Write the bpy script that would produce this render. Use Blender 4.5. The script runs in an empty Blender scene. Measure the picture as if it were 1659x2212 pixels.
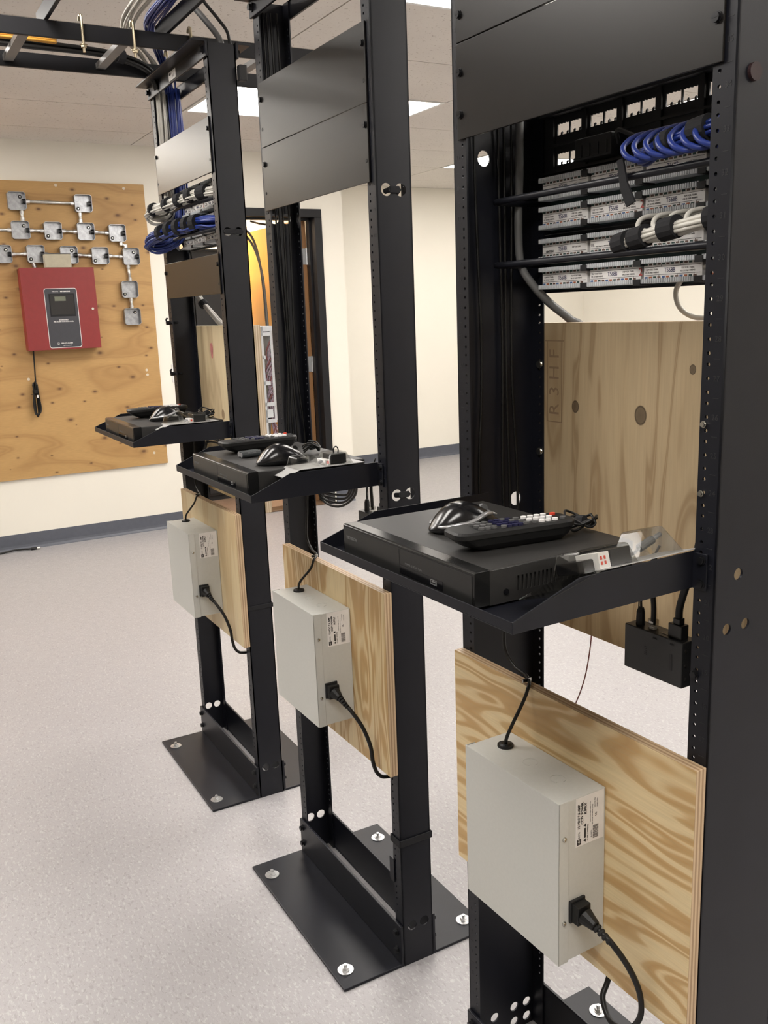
import bpy, bmesh, math, random
from mathutils import Vector, Matrix

S = bpy.context.scene
C = S.collection
random.seed(7)

# ------------------------------------------------------------------ camera
CAM = Vector((2.8425, -0.8832, 1.3836))
YAW, PITCH, ROLL, FPX = 0.51, -0.217, -0.0376, 1980.75
fwd = Vector((-math.cos(YAW)*math.cos(PITCH), math.sin(YAW)*math.cos(PITCH), math.sin(PITCH)))
rgt = fwd.cross(Vector((0, 0, 1))).normalized()
upv = rgt.cross(fwd)
cr, sr = math.cos(ROLL), math.sin(ROLL)
rr, uu = cr*rgt + sr*upv, -sr*rgt + cr*upv
cd = bpy.data.cameras.new('camera')
cam = bpy.data.objects.new('camera', cd)
C.objects.link(cam)
cam.matrix_world = Matrix(((rr.x, uu.x, -fwd.x, CAM.x), (rr.y, uu.y, -fwd.y, CAM.y), (rr.z, uu.z, -fwd.z, CAM.z), (0, 0, 0, 1)))
cd.sensor_fit = 'VERTICAL'
cd.sensor_height = 36.0
cd.lens = FPX*36.0/2212.0
cd.clip_start = 0.02
S.camera = cam

# ------------------------------------------------------------------ light and exposure
w = bpy.data.worlds.new('world'); S.world = w; w.use_nodes = True
w.node_tree.nodes['Background'].inputs[0].default_value = (0.9, 0.88, 0.85, 1)
w.node_tree.nodes['Background'].inputs[1].default_value = 0.02
LAMP = 9.0                       # emission of the ceiling troffers
LAMP_COL = (1.0, 0.955, 0.90)
S.view_settings.view_transform = 'Standard'
S.view_settings.look = 'None'
S.view_settings.gamma = 1.0
S.view_settings.use_curve_mapping = False
S.view_settings.exposure = 0.92

# ------------------------------------------------------------------ materials
MATS = {}
def nodes_of(name):
    m = bpy.data.materials.new(name); m.use_nodes = True
    nt = m.node_tree; b = nt.nodes['Principled BSDF']
    MATS[name] = m
    return m, nt, b
def N(nt, typ, **kw):
    n = nt.nodes.new(typ)
    for k, v in kw.items():
        if k.startswith('i_'): n.inputs[k[2:].replace('_', ' ')].default_value = v
        else: setattr(n, k, v)
    return n
def ramp(nt, fac, stops, interp='LINEAR'):
    r = nt.nodes.new('ShaderNodeValToRGB'); r.color_ramp.interpolation = interp
    el = r.color_ramp.elements
    while len(el) < len(stops): el.new(0.5)
    for e, (p, c) in zip(el, stops):
        e.position = p; e.color = c if len(c) == 4 else (*c, 1)
    nt.links.new(fac, r.inputs[0])
    return r.outputs[0]
def coords(nt, scale=(1, 1, 1), loc=(0, 0, 0)):
    tc = nt.nodes.new('ShaderNodeTexCoord'); mp = nt.nodes.new('ShaderNodeMapping')
    mp.inputs['Scale'].default_value = scale; mp.inputs['Location'].default_value = loc
    nt.links.new(tc.outputs['Object'], mp.inputs[0])
    return mp.outputs[0]
def noise(nt, vec, scale, detail=3, rough=0.5, dist=0.0):
    n = N(nt, 'ShaderNodeTexNoise'); n.inputs['Scale'].default_value = scale
    n.inputs['Detail'].default_value = detail; n.inputs['Roughness'].default_value = rough
    n.inputs['Distortion'].default_value = dist
    nt.links.new(vec, n.inputs['Vector'])
    return n.outputs['Fac']
def math_n(nt, op, a, b=None, c=None):
    n = N(nt, 'ShaderNodeMath', operation=op)
    for i, v in enumerate((a, b, c)):
        if v is None: continue
        if isinstance(v, (int, float)): n.inputs[i].default_value = v
        else: nt.links.new(v, n.inputs[i])
    return n.outputs[0]
def mixc(nt, fac, a, b, blend='MIX'):
    n = N(nt, 'ShaderNodeMix', data_type='RGBA', blend_type=blend)
    def put(s, v):
        if isinstance(v, tuple): s.default_value = v if len(v) == 4 else (*v, 1)
        elif isinstance(v, (int, float)): s.default_value = v
        else: nt.links.new(v, s)
    put(n.inputs['Factor'], fac); put(n.inputs['A'], a); put(n.inputs['B'], b)
    return n.outputs['Result']
def bump(nt, b, h, strength=0.2, dist=0.002):
    n = N(nt, 'ShaderNodeBump'); n.inputs['Strength'].default_value = strength; n.inputs['Distance'].default_value = dist
    nt.links.new(h, n.inputs['Height']); nt.links.new(n.outputs[0], b.inputs['Normal'])
def plain(name, col, rough=0.5, metal=0.0, var=0.06, scale=40, bmp=0.0, spec=0.5):
    m, nt, b = nodes_of(name)
    v = noise(nt, coords(nt), scale, 4)
    lo = tuple(c*(1-var) for c in col); hi = tuple(min(1, c*(1+var)) for c in col)
    nt.links.new(ramp(nt, v, [(0.3, lo), (0.7, hi)]), b.inputs['Base Color'])
    b.inputs['Roughness'].default_value = rough; b.inputs['Metallic'].default_value = metal
    b.inputs['Specular IOR Level'].default_value = spec
    if bmp: bump(nt, b, noise(nt, coords(nt), 900, 2), bmp, 0.0004)
    return m
def emit(name, col, s):
    m, nt, b = nodes_of(name)
    b.inputs['Base Color'].default_value = (0.8, 0.8, 0.8, 1)
    b.inputs['Emission Color'].default_value = (*col, 1); b.inputs['Emission Strength'].default_value = s
    return m

plain('rack_black', (0.0072, 0.0078, 0.0118), 0.40, 0, 0.1, 30, 0.1, 0.32)
plain('panel_black', (0.0095, 0.0083, 0.0075), 0.31, 0, 0.05, 20, 0.04, 0.36)
plain('matte_black', (0.010, 0.010, 0.011), 0.6, 0, 0.1)
plain('dvr_metal', (0.020, 0.019, 0.018), 0.5, 0, 0.08, 60, 0.3)
plain('dvr_gloss', (0.010, 0.010, 0.010), 0.18)
plain('dvr_face', (0.016, 0.016, 0.016), 0.33)
plain('gloss_black', (0.006, 0.006, 0.007), 0.2)
plain('rubber', (0.008, 0.008, 0.008), 0.5, spec=0.35)
plain('cord_black', (0.008, 0.0075, 0.007), 0.45, spec=0.35)
plain('velcro', (0.008, 0.008, 0.010), 0.9, 0, 0.2, 300)
plain('bolt_dark', (0.02, 0.02, 0.022), 0.3, 0.6)
plain('bolt_steel', (0.55, 0.54, 0.5), 0.25, 1.0)
plain('zinc', (0.62, 0.62, 0.62), 0.28, 0.9, 0.12, 60)
plain('galvanised', (0.36, 0.37, 0.39), 0.30, 0.85, 0.2, 45)
plain('emt', (0.60, 0.60, 0.58), 0.35, 0.85, 0.1, 50)
plain('brass_bolt', (0.45, 0.38, 0.26), 0.35, 0.9)
plain('psu_grey', (0.56, 0.56, 0.525), 0.42, 0, 0.02, 200, 0.2)
plain('beige_box', (0.40, 0.36, 0.27), 0.5)
plain('fire_red', (0.22, 0.018, 0.018), 0.42, 0, 0.04, 30)
plain('panel_charcoal', (0.035, 0.036, 0.045), 0.4)
plain('window_dark', (0.012, 0.011, 0.014), 0.12)
plain('lcd', (0.13, 0.14, 0.10), 0.3)
plain('white_plastic', (0.72, 0.72, 0.70), 0.4)
plain('block_white', (0.62, 0.64, 0.66), 0.4)
plain('card_white', (0.34, 0.335, 0.33), 0.55)
plain('label_white', (0.80, 0.78, 0.76), 0.5)
plain('ink_black', (0.012, 0.010, 0.012), 0.6)
plain('ink_grey', (0.16, 0.15, 0.15), 0.6)
plain('ink_blue', (0.03, 0.03, 0.10), 0.6)
plain('ink_red', (0.45, 0.05, 0.04), 0.6)
plain('ink_white', (0.75, 0.74, 0.72), 0.5)
plain('ink_faint', (0.015, 0.015, 0.017), 0.6)
plain('ink_dim', (0.12, 0.12, 0.12), 0.5)
plain('ink_stamp', (0.20, 0.13, 0.075), 0.8)
plain('pink_paint', (0.42, 0.14, 0.13), 0.7, 0, 0.3, 60)
plain('silver', (0.45, 0.45, 0.46), 0.3, 0.7)
plain('key_grey', (0.09, 0.09, 0.09), 0.5)
plain('key_navy', (0.008, 0.008, 0.04), 0.45)
plain('key_white', (0.75, 0.74, 0.73), 0.45)
plain('key_red', (0.65, 0.06, 0.03), 0.45)
plain('cable_blue', (0.012, 0.03, 0.19), 0.35)
plain('cable_white', (0.55, 0.53, 0.48), 0.4)
plain('cable_grey', (0.12, 0.12, 0.118), 0.45)
plain('cable_lightgrey', (0.42, 0.40, 0.37), 0.45)
plain('cable_yellow', (0.65, 0.33, 0.05), 0.45)
plain('wire_violet', (0.26, 0.20, 0.24), 0.5, 0, 0.35, 200)
plain('wire_maroon', (0.16, 0.05, 0.05), 0.5)
plain('wire_orange', (0.60, 0.25, 0.08), 0.5)
plain('code_blue', (0.06, 0.13, 0.30), 0.5)
plain('code_orange', (0.40, 0.12, 0.05), 0.5)
plain('code_green', (0.03, 0.07, 0.06), 0.5)
plain('code_brown', (0.14, 0.08, 0.06), 0.5)
plain('green_board', (0.012, 0.035, 0.035), 0.5)
plain('frame_black', (0.009, 0.009, 0.011), 0.42, spec=0.3)
plain('baseboard_grey', (0.088, 0.095, 0.118), 0.45)
plain('threshold_brown', (0.13, 0.075, 0.04), 0.5)
plain('grid_white', (0.55, 0.50, 0.44), 0.6)
plain('deck', (0.2, 0.2, 0.2), 0.9)
plain('cabinet_dark', (0.012, 0.012, 0.013), 0.5)
plain('hinge_steel', (0.42, 0.43, 0.44), 0.4, 0.7)
plain('ladder_black', (0.007, 0.007, 0.009), 0.5, spec=0.3)
plain('rung_grey', (0.20, 0.19, 0.18), 0.5)
plain('screw_white', (0.60, 0.52, 0.40), 0.4)
plain('battery_wrap', (0.035, 0.04, 0.042), 0.3)
plain('red_sticker', (0.018, 0.004, 0.005), 0.6)
emit('lamp_panel', LAMP_COL, LAMP)
emit('added_panel_next', (1.0, 0.88, 0.70), 55.0)

def clear(name, tint=(0.9, 0.9, 0.88)):
    m, nt, b = nodes_of(name)
    out = nt.nodes['Material Output']
    tr = N(nt, 'ShaderNodeBsdfTransparent'); tr.inputs[0].default_value = (*tint, 1)
    gl = N(nt, 'ShaderNodeBsdfGlossy'); gl.inputs['Roughness'].default_value = 0.08
    fr = N(nt, 'ShaderNodeFresnel'); fr.inputs[0].default_value = 1.5
    mx = N(nt, 'ShaderNodeMixShader')
    nt.links.new(math_n(nt, 'MULTIPLY_ADD', fr.outputs[0], 0.45, 0.01), mx.inputs[0])
    nt.links.new(tr.outputs[0], mx.inputs[1]); nt.links.new(gl.outputs[0], mx.inputs[2])
    nt.links.new(mx.outputs[0], out.inputs[0])
clear('clear_plastic')

def wall_mat(name, col):
    m, nt, b = nodes_of(name)
    v = noise(nt, coords(nt), 3, 4)
    nt.links.new(ramp(nt, v, [(0.3, tuple(c*0.975 for c in col)), (0.7, col)]), b.inputs['Base Color'])
    b.inputs['Roughness'].default_value = 0.7
    bump(nt, b, noise(nt, coords(nt), 260, 3), 0.12, 0.001)
wall_mat('wall_cream', (0.80, 0.765, 0.68))
wall_mat('wall_next', (0.75, 0.66, 0.56))

def floor_mat(name, base, light, dark, fleck):
    m, nt, b = nodes_of(name)
    big = ramp(nt, noise(nt, coords(nt), 1.6, 5, 0.6), [(0.3, tuple(c*0.95 for c in base)), (0.7, base)])
    # streaky chips of vinyl composition tile, several sizes and directions
    def chips(scale, stretch, seed, lo, hi):
        tc = N(nt, 'ShaderNodeTexCoord'); mp = N(nt, 'ShaderNodeMapping')
        mp.inputs['Rotation'].default_value = (0, 0, seed); mp.inputs['Scale'].default_value = (stretch, 1, 1)
        mp.inputs['Location'].default_value = (seed*3.1, seed*1.7, 0)
        nt.links.new(tc.outputs['Object'], mp.inputs[0])
        f = noise(nt, mp.outputs[0], scale, 2, 0.55, 0.6)
        return ramp(nt, f, [(lo, (0, 0, 0)), (hi, (1, 1, 1))])
    c1 = mixc(nt, chips(170, 0.45, 0.3, 0.56, 0.67), big, light)
    c2 = mixc(nt, chips(160, 0.45, 1.3, 0.58, 0.66), c1, dark)
    c3 = mixc(nt, chips(290, 0.6, 2.2, 0.62, 0.68), c2, fleck)
    c4 = mixc(nt, chips(120, 0.5, 2.9, 0.65, 0.70), c3, light)
    nt.links.new(c4, b.inputs['Base Color'])
    nt.links.new(ramp(nt, noise(nt, coords(nt), 30, 3), [(0.3, (0.32,)*3), (0.7, (0.42,)*3)]), b.inputs['Roughness'])
    b.inputs['Specular IOR Level'].default_value = 0.4
floor_mat('floor_vct', (0.322, 0.309, 0.314), (0.385, 0.374, 0.378), (0.262, 0.249, 0.252), (0.285, 0.271, 0.273))
floor_mat('floor_tan', (0.42, 0.29, 0.20), (0.46, 0.34, 0.25), (0.34, 0.22, 0.15), (0.36, 0.25, 0.18))

def tile_mat():
    m, nt, b = nodes_of('ceiling_tile')
    tc = coords(nt)
    f = noise(nt, tc, 85, 2, 0.5, 0.8)
    pits = ramp(nt, f, [(0.30, (1, 1, 1)), (0.36, (0, 0, 0))])
    base = ramp(nt, noise(nt, tc, 4, 3), [(0.3, (0.68, 0.64, 0.595)), (0.7, (0.72, 0.68, 0.63))])
    nt.links.new(mixc(nt, pits, base, (0.44, 0.39, 0.34)), b.inputs['Base Color'])
    b.inputs['Roughness'].default_value = 0.85
tile_mat()

def plywood(name, cols, grain='z', rings=9, stretch=6.0, scale=4.0, offset=(0, 0, 0), knots=(), rough=0.5, thick='y', ply=0.0032,
            edge=((0.36, 0.23, 0.13), (0.62, 0.47, 0.30)), vor_knots=None, fine=0.25):
    """contour-like veneer figure on the faces, visible plies on the edges (chosen by the surface's own normal)"""
    m, nt, b = nodes_of(name)
    sc = {'x': (1/stretch, 1, 1), 'y': (1, 1/stretch, 1), 'z': (1, 1, 1/stretch)}[grain]
    v = coords(nt, sc, offset)
    n1 = noise(nt, v, scale, 3.0, 0.42, 0.35)
    r = math_n(nt, 'PINGPONG', math_n(nt, 'MULTIPLY', n1, float(rings)), 1.0)
    col = ramp(nt, r, cols)
    fv = coords(nt, tuple(c*(1 if c == 1 else 0.25) for c in sc))
    fn = noise(nt, fv, 320, 2, 0.6)
    col = mixc(nt, math_n(nt, 'MULTIPLY', ramp(nt, fn, [(0.35, (1, 1, 1)), (0.65, (0, 0, 0))]), fine), col, tuple(c*0.62 for c in cols[0][1]))
    if vor_knots:
        vs, rad, kc = vor_knots
        vo = N(nt, 'ShaderNodeTexVoronoi', voronoi_dimensions='2D'); vo.inputs['Scale'].default_value = vs
        sv = N(nt, 'ShaderNodeSeparateXYZ'); cv = N(nt, 'ShaderNodeCombineXYZ')
        nt.links.new(coords(nt, {'x': (0.6, 1, 1), 'y': (1, 0.6, 1), 'z': (1, 1, 0.6)}[grain]), sv.inputs[0])
        a_, b2 = [q for q in range(3) if q != 'xyz'.index(thick)]
        nt.links.new(sv.outputs[a_], cv.inputs[0]); nt.links.new(sv.outputs[b2], cv.inputs[1]); nt.links.new(cv.outputs[0], vo.inputs['Vector'])
        cs = N(nt, 'ShaderNodeSeparateColor'); nt.links.new(vo.outputs['Color'], cs.inputs[0])
        rk_ = math_n(nt, 'MULTIPLY_ADD', cs.outputs[0], 1.0, 0.25)
        dn = math_n(nt, 'DIVIDE', vo.outputs['Distance'], rk_)
        col = mixc(nt, ramp(nt, dn, [(rad*0.4, (0.9,)*3), (rad, (0.35,)*3), (rad*1.9, (0, 0, 0))]), col, kc)
    if knots:
        tc = N(nt, 'ShaderNodeTexCoord'); sp = N(nt, 'ShaderNodeSeparateXYZ'); nt.links.new(tc.outputs['Object'], sp.inputs[0])
        for (kx, kz, kr, kc) in knots:
            dx = math_n(nt, 'DIVIDE', math_n(nt, 'SUBTRACT', sp.outputs[0], kx), kr)
            dz = math_n(nt, 'DIVIDE', math_n(nt, 'SUBTRACT', sp.outputs[2], kz), kr*1.25)
            d = math_n(nt, 'SQRT', math_n(nt, 'ADD', math_n(nt, 'MULTIPLY', dx, dx), math_n(nt, 'MULTIPLY', dz, dz)))
            col = mixc(nt, ramp(nt, d, [(0.0, (0.8,)*3), (0.72, (0.75,)*3), (0.86, (1,)*3), (1.0, (0, 0, 0))]), col, kc)
    # plies on the edges
    tc = N(nt, 'ShaderNodeTexCoord'); sp = N(nt, 'ShaderNodeSeparateXYZ'); nt.links.new(tc.outputs['Object'], sp.inputs[0])
    nsp = N(nt, 'ShaderNodeSeparateXYZ'); nt.links.new(tc.outputs['Normal'], nsp.inputs[0])
    ax = 'xyz'.index(thick)
    lay = math_n(nt, 'PINGPONG', math_n(nt, 'DIVIDE', sp.outputs[ax], ply), 1.0)
    ecol = ramp(nt, lay, [(0.35, edge[0]), (0.6, edge[1])])
    en = noise(nt, coords(nt, (1, 1, 1)), 160, 3)
    ecol = mixc(nt, math_n(nt, 'MULTIPLY', en, 0.35), ecol, edge[0])
    isedge = math_n(nt, 'LESS_THAN', math_n(nt, 'ABSOLUTE', nsp.outputs[ax]), 0.5)
    nt.links.new(mixc(nt, isedge, col, ecol), b.inputs['Base Color'])
    b.inputs['Roughness'].default_value = rough
    bump(nt, b, fn, 0.1, 0.0008)
    return m

PINE = [(0.0, (0.80, 0.64, 0.375)), (0.34, (0.77, 0.60, 0.34)), (0.45, (0.60, 0.39, 0.17)), (0.62, (0.53, 0.325, 0.13)), (0.80, (0.58, 0.365, 0.155)), (0.9, (0.72, 0.54, 0.29)), (1.0, (0.78, 0.61, 0.35))]
PALE = [(0.0, (0.74, 0.60, 0.37)), (0.5, (0.71, 0.565, 0.335)), (0.68, (0.62, 0.45, 0.24)), (1.0, (0.68, 0.52, 0.29))]
plywood('pine_board_near', PINE, 'x', 17, 6.5, 8.5, (0.3, 0.0, 0.2))
plywood('pine_board_mid', PINE, 'z', 12, 6.0, 10.0, (1.3, 0.4, 0.7))
plywood('pine_board_far', PALE, 'z', 7, 8.0, 9.0, (2.3, 0.1, 0.4))
REAR = [(0.0, (0.43, 0.325, 0.195)), (0.62, (0.41, 0.305, 0.18)), (0.80, (0.29, 0.20, 0.108)), (0.9, (0.30, 0.205, 0.11)), (1.0, (0.365, 0.265, 0.152))]
DK = (0.04, 0.024, 0.012)
plywood('rear_ply_near', REAR, 'z', 15, 7.0, 10.0, (0.9, 0.3, 0.1), knots=[(0.1065, 1.2209, 0.0085, DK), (0.2457, 1.2176, 0.0125, DK), (0.3391, 1.2879, 0.006, DK)], rough=0.6)
plywood('rear_ply_far', [(0.0, (0.62, 0.50, 0.31)), (0.6, (0.58, 0.46, 0.28)), (0.8, (0.42, 0.31, 0.18)), (1.0, (0.52, 0.40, 0.24))], 'z', 6, 8.0, 7.0, (0.2, 0.3, 0.6),
        knots=[(0.223, 1.096, 0.013, (0.2, 0.12, 0.06)), (0.083, 1.092, 0.008, (0.22, 0.14, 0.07))], rough=0.6, edge=((0.40, 0.30, 0.20), (0.62, 0.52, 0.38)))
plywood('wall_ply', [(0.0, (0.475, 0.285, 0.105)), (0.6, (0.45, 0.265, 0.096)), (0.84, (0.37, 0.205, 0.070)), (1.0, (0.42, 0.24, 0.085))], 'y', 16, 4.0, 2.4, (0.3, 0.2, 0.5),
        rough=0.55, thick='x', vor_knots=(8.0, 0.075, (0.10, 0.042, 0.016)), fine=0.3)
plywood('door_wood', [(0.0, (0.62, 0.29, 0.045)), (0.6, (0.60, 0.275, 0.04)), (0.85, (0.52, 0.23, 0.03)), (1.0, (0.56, 0.25, 0.035))], 'z', 5, 10.0, 3.0, (0.1, 0.2, 0.3),
        rough=0.4, edge=((0.22, 0.11, 0.045), (0.24, 0.12, 0.05)), ply=0.5)  # edge colour is darkened to paint in the shadow on the hinge side

# ------------------------------------------------------------------ mesh helpers
class MB:
    def __init__(s): s.bm = bmesh.new(); s.mi = 0
    def face(s, vs, mi=None):
        try:
            f = s.bm.faces.new(vs); f.material_index = s.mi if mi is None else mi; return f
        except ValueError: return None
    def box(s, x0, y0, z0, x1, y1, z1, mi=None):
        v = [s.bm.verts.new(p) for p in ((x0,y0,z0),(x1,y0,z0),(x1,y1,z0),(x0,y1,z0),(x0,y0,z1),(x1,y0,z1),(x1,y1,z1),(x0,y1,z1))]
        for q in ((0,3,2,1),(4,5,6,7),(0,1,5,4),(1,2,6,5),(2,3,7,6),(3,0,4,7)): s.face([v[i] for i in q], mi)
        return s
    def prism(s, poly, axis, lo, hi, mi=None):
        """poly in the two other axes (order x,y,z without axis)"""
        def P(a, b, t): return {'x': (t, a, b), 'y': (a, t, b), 'z': (a, b, t)}[axis]
        A = [s.bm.verts.new(P(a, b, lo)) for a, b in poly]; B = [s.bm.verts.new(P(a, b, hi)) for a, b in poly]
        n = len(poly)
        s.face(A[::-1], mi); s.face(B, mi)
        for i in range(n): s.face([A[i], A[(i+1) % n], B[(i+1) % n], B[i]], mi)
        return s
    def tube(s, pts, r, seg=8, cap=True, mi=None):
        pts = [Vector(p) for p in pts]; rad = r if isinstance(r, (list, tuple)) else [r]*len(pts)
        t0 = (pts[1]-pts[0]).normalized()
        u = t0.orthogonal().normalized(); rings = []
        for i, p in enumerate(pts):
            t = (pts[min(i+1, len(pts)-1)] - pts[max(i-1, 0)]).normalized()
            u = (u - t*u.dot(t))
            u = u.normalized() if u.length > 1e-6 else t.orthogonal().normalized()
            v = t.cross(u)
            rings.append([s.bm.verts.new(p + rad[i]*(math.cos(a)*u + math.sin(a)*v)) for a in [2*math.pi*k/seg for k in range(seg)]])
        for a, b in zip(rings, rings[1:]):
            for k in range(seg): s.face([a[k], a[(k+1) % seg], b[(k+1) % seg], b[k]], mi)
        if cap: s.face(rings[0][::-1], mi); s.face(rings[-1], mi)
        return s
    def cyl(s, p0, p1, r, seg=12, mi=None): return s.tube([p0, p1], r, seg, True, mi)
    def add_mesh(s, me, mat=None):
        n0 = len(s.bm.verts); s.bm.from_mesh(me); s.bm.verts.ensure_lookup_table()
        if mat: bmesh.ops.transform(s.bm, matrix=mat, verts=s.bm.verts[n0:])
        return s
    def mesh(s, name, smooth=False):
        bmesh.ops.recalc_face_normals(s.bm, faces=s.bm.faces)
        me = bpy.data.meshes.new(name); s.bm.to_mesh(me); s.bm.free()
        if smooth: me.polygons.foreach_set('use_smooth', [True]*len(me.polygons))
        return me
    def build(s, name, mat, parent=None, smooth=False, bevel=0.0, seg=2):
        return obj(name, s.mesh(name, smooth), mat, parent, bevel, seg)
def obj(name, me, mat, parent=None, bevel=0.0, seg=2):
    if mat is not None and len(me.materials) == 0:
        for mm in (mat if isinstance(mat, (list, tuple)) else [mat]): me.materials.append(MATS[mm])
    o = bpy.data.objects.new(name, me); C.objects.link(o)
    if parent is not None: o.parent = parent
    if bevel:
        b = o.modifiers.new('bevel', 'BEVEL'); b.width = bevel; b.segments = seg; b.limit_method = 'ANGLE'; b.angle_limit = math.radians(40)
        b.harden_normals = False
    return o
def tag(o, label, cat, group=None, kind=None):
    o['label'] = label; o['category'] = cat
    if group: o['group'] = group
    if kind: o['kind'] = kind
    return o
def empty(name, loc=(0, 0, 0), rz=0.0):
    o = bpy.data.objects.new(name, None); C.objects.link(o); o.location = loc; o.rotation_euler = (0, 0, rz); o.empty_display_size = 0.05
    return o
def struct(o): o['kind'] = 'structure'; return o
def copy_tree(o, parent=None):
    c = o.copy(); C.objects.link(c); c.parent = parent
    for ch in list(o.children): copy_tree(ch, c)
    return c
def plate(outer, holes, t):
    """flat sheet with real holes, in XY, thickness t about z=0"""
    cu = bpy.data.curves.new('sheet', 'CURVE'); cu.dimensions = '2D'; cu.fill_mode = 'BOTH'; cu.extrude = t/2
    for poly in [outer]+list(holes):
        sp = cu.splines.new('POLY'); sp.points.add(len(poly)-1)
        for p, (a, b) in zip(sp.points, poly): p.co = (a, b, 0, 1)
        sp.use_cyclic_u = True
    o = bpy.data.objects.new('sheet', cu)
    me = bpy.data.meshes.new_from_object(o)
    bpy.data.objects.remove(o); bpy.data.curves.remove(cu)
    return me
def circ(cx, cy, r, n=8): return [(cx+r*math.cos(2*math.pi*k/n), cy+r*math.sin(2*math.pi*k/n)) for k in range(n)]
def rect(x0, y0, x1, y1): return [(x0, y0), (x1, y0), (x1, y1), (x0, y1)]
def basis(ex, ey, o=(0, 0, 0)):
    ex = Vector(ex); ey = Vector(ey); ez = ex.cross(ey)
    return Matrix(((ex.x, ey.x, ez.x, o[0]), (ex.y, ey.y, ez.y, o[1]), (ex.z, ey.z, ez.z, o[2]), (0, 0, 0, 1)))
TEXT_CACHE = {}
def text_mesh(s, size, align='CENTER', bold=0.0, sx=1.0):
    k = (s, size, align, bold, sx)
    if k not in TEXT_CACHE:
        cu = bpy.data.curves.new('lettering', 'FONT'); cu.body = s; cu.size = size; cu.align_x = align; cu.align_y = 'CENTER'
        cu.extrude = 0.00012; cu.offset = bold; cu.resolution_u = 2
        o = bpy.data.objects.new('lettering', cu)
        me = bpy.data.meshes.new_from_object(o)
        if sx != 1.0: me.transform(Matrix.Diagonal((sx, 1, 1, 1)))
        bpy.data.objects.remove(o); bpy.data.curves.remove(cu)
        TEXT_CACHE[k] = me
    return TEXT_CACHE[k]
def text(s, size, mat, parent, ex, ey, at, align='CENTER', bold=0.0, sx=1.0, name='lettering'):
    me = text_mesh(s, size, align, bold, sx)
    key = (id(me), mat)
    if key not in TEXT_CACHE:
        m2 = me.copy(); m2.materials.clear(); m2.materials.append(MATS[mat]); TEXT_CACHE[key] = m2
    o = bpy.data.objects.new(name, TEXT_CACHE[key]); C.objects.link(o)
    if parent is not None: o.parent = parent
    o.matrix_local = basis(ex, ey, at)
    return o
def smoothpath(pts, n=6):
    P = [Vector(p) for p in pts]; out = []
    for i in range(len(P)-1):
        p0 = P[max(i-1, 0)]; p1 = P[i]; p2 = P[i+1]; p3 = P[min(i+2, len(P)-1)]
        for k in range(n):
            t = k/n
            out.append(0.5*((2*p1)+(p2-p0)*t+(2*p0-5*p1+4*p2-p3)*t*t+(-p0+3*p1-3*p2+p3)*t**3))
    out.append(P[-1]); return out
def hexhead(mb, c, d, r, h, mi=None):
    c = Vector(c); d = Vector(d).normalized()
    mb.tube([c, c+d*h*0.3], r*1.25, 12, mi=mi); mb.tube([c+d*h*0.3, c+d*h], r, 6, mi=mi)

# ------------------------------------------------------------------ room shell
XW, ZC = -3.136, 2.432           # end wall carrying the plywood, ceiling height
XF = -4.44                       # wall at the far side, past the corner
YC = 2.215                       # outside corner
YMIN, YMAX, XMAX = -5.6, 5.6, 5.2
D0, D1, DH = 1.02, 1.99, 2.022   # door opening
T = 0.12
struct(MB().box(XF-0.2, YMIN-0.1, -0.08, XMAX+0.1, YMAX+0.1, 0.0).build('floor', 'floor_vct'))
struct(MB().box(XW-T, YMIN, 0, XW, D0-0.05, ZC).box(XW-T, D0-0.05, DH+0.05, XW, D1+0.05, ZC).box(XW-T, D1+0.05, 0, XW, YC, ZC).box(XF, YC-T, 0, XW-T, YC, ZC).build('wall_back', 'wall_cream'))
struct(MB().box(XF-T, YC-T, 0, XF, YMAX, ZC).build('wall_far', 'wall_cream'))
struct(MB().box(XF-T, YMAX, 0, XMAX, YMAX+T, ZC).build('wall_right', 'wall_cream'))
struct(MB().box(XW-T, YMIN-T, 0, XMAX, YMIN, ZC).build('wall_left', 'wall_cream'))
struct(MB().box(XMAX, YMIN-T, 0, XMAX+T, YMAX+T, ZC).build('wall_front', 'wall_cream'))
def base_run(name, x0, y0, x1, y1):
    """vinyl cove base: upright strip and a small toe"""
    mb = MB(); d = Vector((x1-x0, y1-y0, 0)).normalized(); n = Vector((d.y, -d.x, 0))
    prof = [(0, 0), (0.016, 0), (0.014, 0.006), (0.006, 0.016), (0.004, 0.03), (0.0035, 0.101), (0, 0.101)]
    A = [mb.bm.verts.new(Vector((x0, y0, 0))+n*a+Vector((0, 0, b))) for a, b in prof]
    B = [mb.bm.verts.new(Vector((x1, y1, 0))+n*a+Vector((0, 0, b))) for a, b in prof]
    for i in range(len(prof)): mb.face([A[i], A[(i+1) % 7], B[(i+1) % 7], B[i]])
    mb.face(A); mb.face(B[::-1])
    return struct(mb.build(name, 'baseboard_grey'))
base_run('baseboard_back', XW, YMIN, XW, D0-0.075)
base_run('baseboard_corner', XW, D1+0.075, XW, YC)
base_run('baseboard_far', XF, YC, XF, YMAX)

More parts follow.
